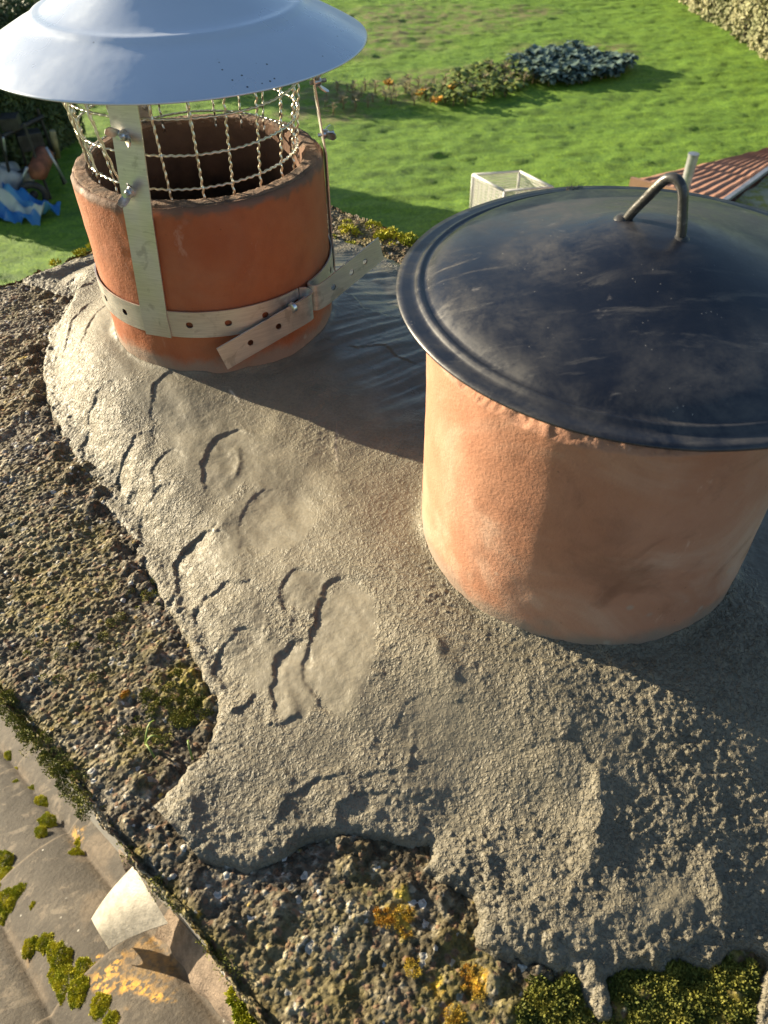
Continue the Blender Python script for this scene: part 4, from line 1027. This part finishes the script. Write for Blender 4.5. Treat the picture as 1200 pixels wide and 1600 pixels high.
# trees along the left boundary, hidden by the cowl, that shade part of the lawn
# kale bed
def leaf_grid(mb, base, dr, up, L_, W_, droop, crinkle, rs):
    side = dr.cross(up).normalized(); rows = []
    for i in range(5):
        t_ = i/4; w_ = W_*math.sin(math.pi*min(1, .12+t_*.80))**.8; c = base+dr*L_*t_+up*(L_*.7*t_-droop*L_*t_*t_)
        rows.append([c+side*w_*s_+up*(abs(s_)*w_*.35+rs.uniform(-1, 1)*crinkle) for s_ in (-.5, 0, .5)])
    V = [p for r_ in rows for p in r_]; Fs = [(i*3+j, i*3+j+1, (i+1)*3+j+1, (i+1)*3+j) for i in range(4) for j in range(2)]
    mb.add(V, Fs)
def make_plant(name, mats, nl, L_, W_, stalk, droop, seed):
    rs = random.Random(seed); t = empty(name); mb = MB(); st = MB()
    st.tube([(0, 0, 0), (.01, .01, stalk*.5), (0, 0, stalk)], [.02, .017, .01], 6)
    for k in range(nl):
        a = k*2.4; z = stalk*(.35+.65*k/nl); tilt = rs.uniform(.4, 1.1)
        mb_d = Vector((math.cos(a), math.sin(a), 0)); leaf_grid(mb, Vector((0, 0, z)), mb_d, Vector((0, 0, 1)), L_*rs.uniform(.7, 1.15), W_*rs.uniform(.8, 1.2), droop*tilt+.15, W_*.18, rs)
    mb.build('leaves', mats[0], t, True); st.build('stalk', mats[1], t, True); return t
def copy_tree(o):
    c = o.copy(); COL.objects.link(c)
    for ch in o.children:
        d = ch.copy(); COL.objects.link(d); d.parent = c
    return c
def plant_out(proto, spots, labels, cat, group, smin, smax, seed):
    rs = random.Random(seed)
    for i, (x, y) in enumerate(spots):
        o = proto if i == 0 else copy_tree(proto)
        o.location = (x, y, float(lawn_z(np.array([x]), np.array([y]))[0])-.01); o.rotation_euler = (0, 0, rs.uniform(0, 6.28)); s_ = rs.uniform(smin, smax); o.scale = (s_, s_, s_*rs.uniform(.85, 1.15))
        tag(o, labels(i, x, y) if callable(labels) else labels, cat, group)
def spots_in(poly_px, n, seed, mind):
    rs = random.Random(seed); P = [tuple(PX(x, y, -6.))[:2] for x, y in poly_px]; xs = [p[0] for p in P]; ys = [p[1] for p in P]; out = []; tries = 0
    while len(out) < n and tries < 20000:
        tries += 1; x = rs.uniform(min(xs), max(xs)); y = rs.uniform(min(ys), max(ys))
        if in_poly(np.array([x]), np.array([y]), P)[0] and all((x-a)**2+(y-b)**2 > mind*mind for a, b in out): out.append((x, y))
    return out
def bedlab(what, y1, y0, x0, x1):
    def f(i, x, y):
        row = 'back row' if y > y1 else ('front edge' if y < y0 else 'middle')
        col = 'left' if x < x0 else ('right' if x > x1 else 'central')
        return '%s at the %s of the %s part of its bed' % (what, row, col)
    return f
kale = make_plant('kale_plant', (KALE, DRY), 34, .24, .14, .22, .55, 1)
plant_out(kale, spots_in([(800, 108), (835, 92), (890, 86), (950, 92), (990, 106), (960, 120), (900, 132), (850, 134), (815, 126)], 62, 2, .20), bedlab('blue green crinkled kale plant', 24.2, 22.6, 3.4, 5.0), 'kale', 'kale plants in the vegetable bed', .8, 1.15, 3)
weed = make_plant('leafy_weed', (WEED, DRY), 12, .22, .10, .20, .5, 4)
plant_out(weed, spots_in([(690, 135), (740, 112), (800, 104), (840, 130), (790, 150), (720, 165), (650, 158)], 40, 5, .26), bedlab('green leafy weed', 21.6, 20.6, 1.6, 3.0), 'weed', 'weeds in the vegetable bed', .7, 1.3, 6)
dryp = make_plant('withered_stalk', (DRY, DRY), 9, .14, .05, .26, .3, 7)
plant_out(dryp, spots_in([(505, 150), (560, 135), (640, 128), (700, 130), (800, 110), (850, 128), (720, 158), (640, 165), (560, 175), (505, 178)], 60, 8, .24), bedlab('withered straw coloured stalk', 21.8, 20.4, -.2, 2.2), 'dead plant', 'withered stalks in the vegetable bed', .7, 1.2, 9)
yel = make_plant('yellow_plant', (YEL, DRY), 8, .16, .14, .14, .3, 10)
YS = [((607, 132), 'orange leaved plant nearest the cowl in the overgrown bed'), ((681, 158), 'orange leaved plant at the front edge of the bed'), ((656, 148), 'orange leaved plant just left of the front edge one'), ((707, 138), 'orange leaved plant beside the green weeds mid bed')]
for i, (p, lab) in enumerate(YS):
    o = yel if i == 0 else copy_tree(yel); W = PX(*p, -6.); o.location = (W.x, W.y-.3, .0); o.rotation_euler = (0, 0, i*1.3); tag(o, lab, 'plant', 'orange leaved plants in the bed')

# wire pen
pen = thing('wire_pen', PX(760, 310, -6.), 'small pale metal wire mesh pen on the lawn behind the lid', 'pen')
zt_ = -6.+.62
P1 = PX(739, 273, zt_); P3 = PX(812, 268, zt_); P4 = PX(864, 293, zt_); P2 = P1+(P4-P3)
fr = MB(); gm = MB(); cor = [P1, P3, P4, P2]
for i in range(4):
    a, b = cor[i], cor[(i+1) % 4]; a0_, b0_ = Vector((a.x, a.y, .03)), Vector((b.x, b.y, .03))
    fr.tube([a, b], .022, 8); fr.tube([a0_, b0_], .018, 8); fr.tube([a, a0_], .022, 8)
    for k in range(1, 22): q = k/22; gm.tube([a.lerp(b, q), a0_.lerp(b0_, q)], .0060, 4, caps=False)
    for k in range(1, 12): q = k/12; gm.tube([a.lerp(a0_, q), b.lerp(b0_, q)], .0060, 4, caps=False)
fr.build('frame', WHITE, pen, True); gm.build('wire_mesh', WHITE, pen, True); settle(pen)

# outbuildings at right
ob = thing('outbuilding', PX(1100, 300, -6.), 'low outbuilding with brown ribbed tile roof beside the lawn', 'outbuilding')
zr = -3.5
A = PX(985, 284, zr); Bq = PX(1127, 321, zr); dBC = (PX(1200, 268, zr)-Bq).normalized(); dAD = (PX(1200, 234, zr)-A).normalized()
n = NT('brown_tile_mat', .6)
c = n.mix(n.rng(n.noise(3, 5), .3, .7), (.36, .18, .11), (.48, .26, .17)); BROWN = n.out(c)
nn = 9; V = []; Fs = []; LR_ = 7.0
for i in range(nn*6+1):                      # courses run away from the eave, each a rounded step
    f_ = i/(nn*6); ph = (i % 6)/6; a = A.lerp(Bq, f_)
    d_ = dAD.lerp(dBC, f_).normalized()
    for j in range(57):
        s_ = j/56; wv = .018*abs(math.sin(s_*math.pi*24)); p = a+d_*LR_*s_; V.append((p.x, p.y, p.z+.030*ph+wv))
for i in range(nn*6):
    for j in range(56): q = i*57+j; Fs.append((q, q+1, q+58, q+57))
MB().add(V, Fs).build('roof', BROWN, ob, False)
mb = MB(); e_ = (Bq-A).normalized(); mb.strip([A+Vector((0, 0, -.05)), Bq+Vector((0, 0, -.05))], Vector((0, 0, 1)), .20, .04); mb.build('fascia', FASCIA, ob)
mb = MB(); mb.strip([Bq+Vector((0, 0, .03)), Bq+dBC*LR_+Vector((0, 0, .03))], Vector((0, 0, 1)), .035, .05); mb.build('verge', GREYM, ob)
C_ = Bq+dBC*LR_; D_ = A+dAD*LR_; V = [(p.x, p.y, z) for z in (0, OFF+zr-.06) for p in (A.lerp(C_, .01), Bq.lerp(D_, .01), C_.lerp(A, .01), D_.lerp(Bq, .01))]
MB().add(V, [(0, 1, 5, 4), (1, 2, 6, 5), (2, 3, 7, 6), (3, 0, 4, 7), (4, 5, 6, 7)]).build('wall', brick('brick_mat_b', (.32, .14, .09), (.25, .11, .07), (.3, .28, .25), (R(90), 0, 0)), ob)
settle(ob)
fb = PX(1066, 310, zr); dtop = ray(1076, 242); ftop = dtop*(fb.y/dtop.y); flue = thing('flue_pipe', fb, 'upright grey metal pipe standing on the brown tiled roof', 'pipe')
mb = MB(); P = [Vector((fb.x, fb.y, fb.z-.1)), Vector((fb.x, fb.y, OFF+ftop.z))]; mb.tube(P, .052, 20).build('pipe', GREYM, flue, True, angle=40)
MB().tube([P[1], P[1]+Vector((0, 0, .012))], .056, 20).build('cap', GREYM, flue, True, angle=40); settle(flue)
sh = thing('shed', PX(1180, 330, -6.), 'low shed with mossy olive grey roof right of the brown tiled roof', 'shed')
n = NT('mossy_roof_mat', .9); c = n.mix(n.rng(n.noise(3, 6), .35, .6), (.26, .23, .11), (.42, .38, .24)); c = n.mix(n.rng(n.noise(9, 5), .5, .6), c, (.30, .28, .06)); MR = n.out(c, normal=n.bump(n.noise(20, 5), 1, .03))
E0 = Bq+Vector((0, 0, -.03)); ed = dBC; sn = Vector((ed.y, -ed.x, 0)); V = []; Fs = []
for i in range(61):
    for j in range(31):
        p = E0-ed*1.2+ed*(8*i/60)+sn*(4*j/30+.03); V.append((p.x, p.y, p.z-.25*j/30+.02*math.sin(i*1.57)))
for i in range(60):
    for j in range(30): q = i*31+j; Fs.append((q, q+31, q+32, q+1))
MB().add(V, Fs).build('roof', MR, sh, True)
a_ = E0-ed*1.1+sn*.1; b_ = a_+ed*7.8; c_ = b_+sn*3.8; d_ = a_+sn*3.8
MB().add([(p.x, p.y, z) for z in (0, OFF+zr-.75) for p in (a_, b_, c_, d_)], [(0, 1, 5, 4), (1, 2, 6, 5), (2, 3, 7, 6), (3, 0, 4, 7), (4, 5, 6, 7)]).build('wall', RENDERW, sh); settle(sh)

# heap beside the hedge
def gp(x, y, z=0.): p = PX(x, y, -6.+z); return p
n = NT('striped_sheet_mat', .45); sepn = n.node('ShaderNodeSeparateXYZ'); n.t.links.new(n.mapped((1, 1, 1), (0, 0, .42)), sepn.inputs[0])
w_ = n.math('FRACT', n.math('MULTIPLY', sepn.outputs[1], 2.1)); STR = n.out(n.mix(n.rng(w_, .45, .5), (.02, .16, .42), n.mix(n.rng(w_, .78, .82), (.50, .53, .46), (.08, .26, .46))))
tp = [gp(-60, 268, .5), gp(98, 325, .12), gp(60, 352, .02), gp(-60, 335, .05)]
tarp = sheet('striped_tarpaulin', tp, 30, 22, STR, .01, lambda a, b: .11*math.sin(a*11+b*5)*math.sin(b*3.1)+.07*math.sin(a*21+b*9)+.05*math.sin(a*33-b*14)+.12*math.sin(math.pi*b))
tag(tarp, 'blue and white striped plastic sheet lying on the lawn by the heap', 'tarpaulin')
mc = thing('rusty_machine', gp(70, 300), 'rusty old garden machine with orange brown tank in front of the dark hedge', 'machine')
mb = MB(); c = gp(66, 262, .55); mb.tube([c+Vector((-.02, -.25, -.1)), c+Vector((-.02, -.22, .0)), c+Vector((.0, .28, .12)), c+Vector((0, .32, .12))], [.12, .17, .17, .10], 16); mb.build('tank', RUST, mc, True)
mb = MB(); b0 = gp(48, 318); 
for q in ((-.25, 0), (.35, .1), (-.2, .7), (.4, .8)): mb.tube([b0+Vector((q[0], q[1], 0)), b0+Vector((q[0]*.7, q[1]+.1, 1.25+.2*q[0]))], .03, 6)
mb.tube([b0+Vector((-.25, 0, .45)), b0+Vector((.4, .8, .6))], .035, 6); mb.tube([b0+Vector((-.2, .2, 1.1)), b0+Vector((.35, .9, 1.2))], .04, 6); mb.box(b0+Vector((.1, .6, .9)), (.42, .3, .28), Matrix.Rotation(.5, 3, 'Z')); mb.box(b0+Vector((-.1, .5, 1.25)), (.3, .34, .2), Matrix.Rotation(.2, 3, 'Z')); mb.build('frame', DARKM, mc, False, .01)
c = gp(52, 306, .22); mb = MB(); mb.tube([c+Vector((math.cos(a_)*.2, .05*math.cos(a_), math.sin(a_)*.2)) for a_ in np.linspace(0, 6.283, 25)[:-1]], .06, 8, closed=True); mb.tube([c+Vector((0, -.05, 0)), c+Vector((0, .08, 0))], .07, 12); mb.build('wheel', DARKM, mc, True)
settle(mc)
for (x0, y0, z0, x1, y1, z1, r_, mt, lab) in ((28, 300, .2, 42, 262, .7, .03, GREYM, 'pale metal pole leaning on the heap in front of the wheel'), (72, 230, .9, 103, 285, .25, .025, GREYM, 'long grey pole sloping down right of the rusty tank'),
                                         (82, 205, 1.0, 90, 245, .5, .06, DRY, 'short thick wooden post right of the rusty machine'), (5, 215, 1.2, 12, 262, .5, .02, GREYM, 'thin upright metal rod at far left of the heap')):
    o = MB().tube([gp(x0, y0, z0), gp(x1, y1, z1)], r_, 8).build('pole', mt, None, True); tag(o, lab, 'pole', 'poles on the heap by the hedge')
bag = shr = MB(); c = gp(6, 272, .45)
V = []; Fs = []
for i in range(13):
    ph = -.4+ (math.pi/2+.4)*i/12
    for j in range(24):
        a_ = j*2*math.pi/24; q = 1+.12*math.sin(a_*3+i*.6)+.07*math.sin(a_*7); V.append((c.x+.42*q*math.cos(a_)*math.cos(ph), c.y+.34*q*math.sin(a_)*math.cos(ph), c.z-.1+.26*q*math.sin(ph)))
for i in range(12):
    for j in range(24): Fs.append((i*24+j, i*24+(j+1) % 24, (i+1)*24+(j+1) % 24, (i+1)*24+j))
bag = MB().add(V, Fs).build('grey_sack', simple('sack_mat', (.42, .42, .40), .6, 0, 5, .2), None, True); tag(bag, 'pale grey sack lying above the striped sheet at left edge', 'sack')
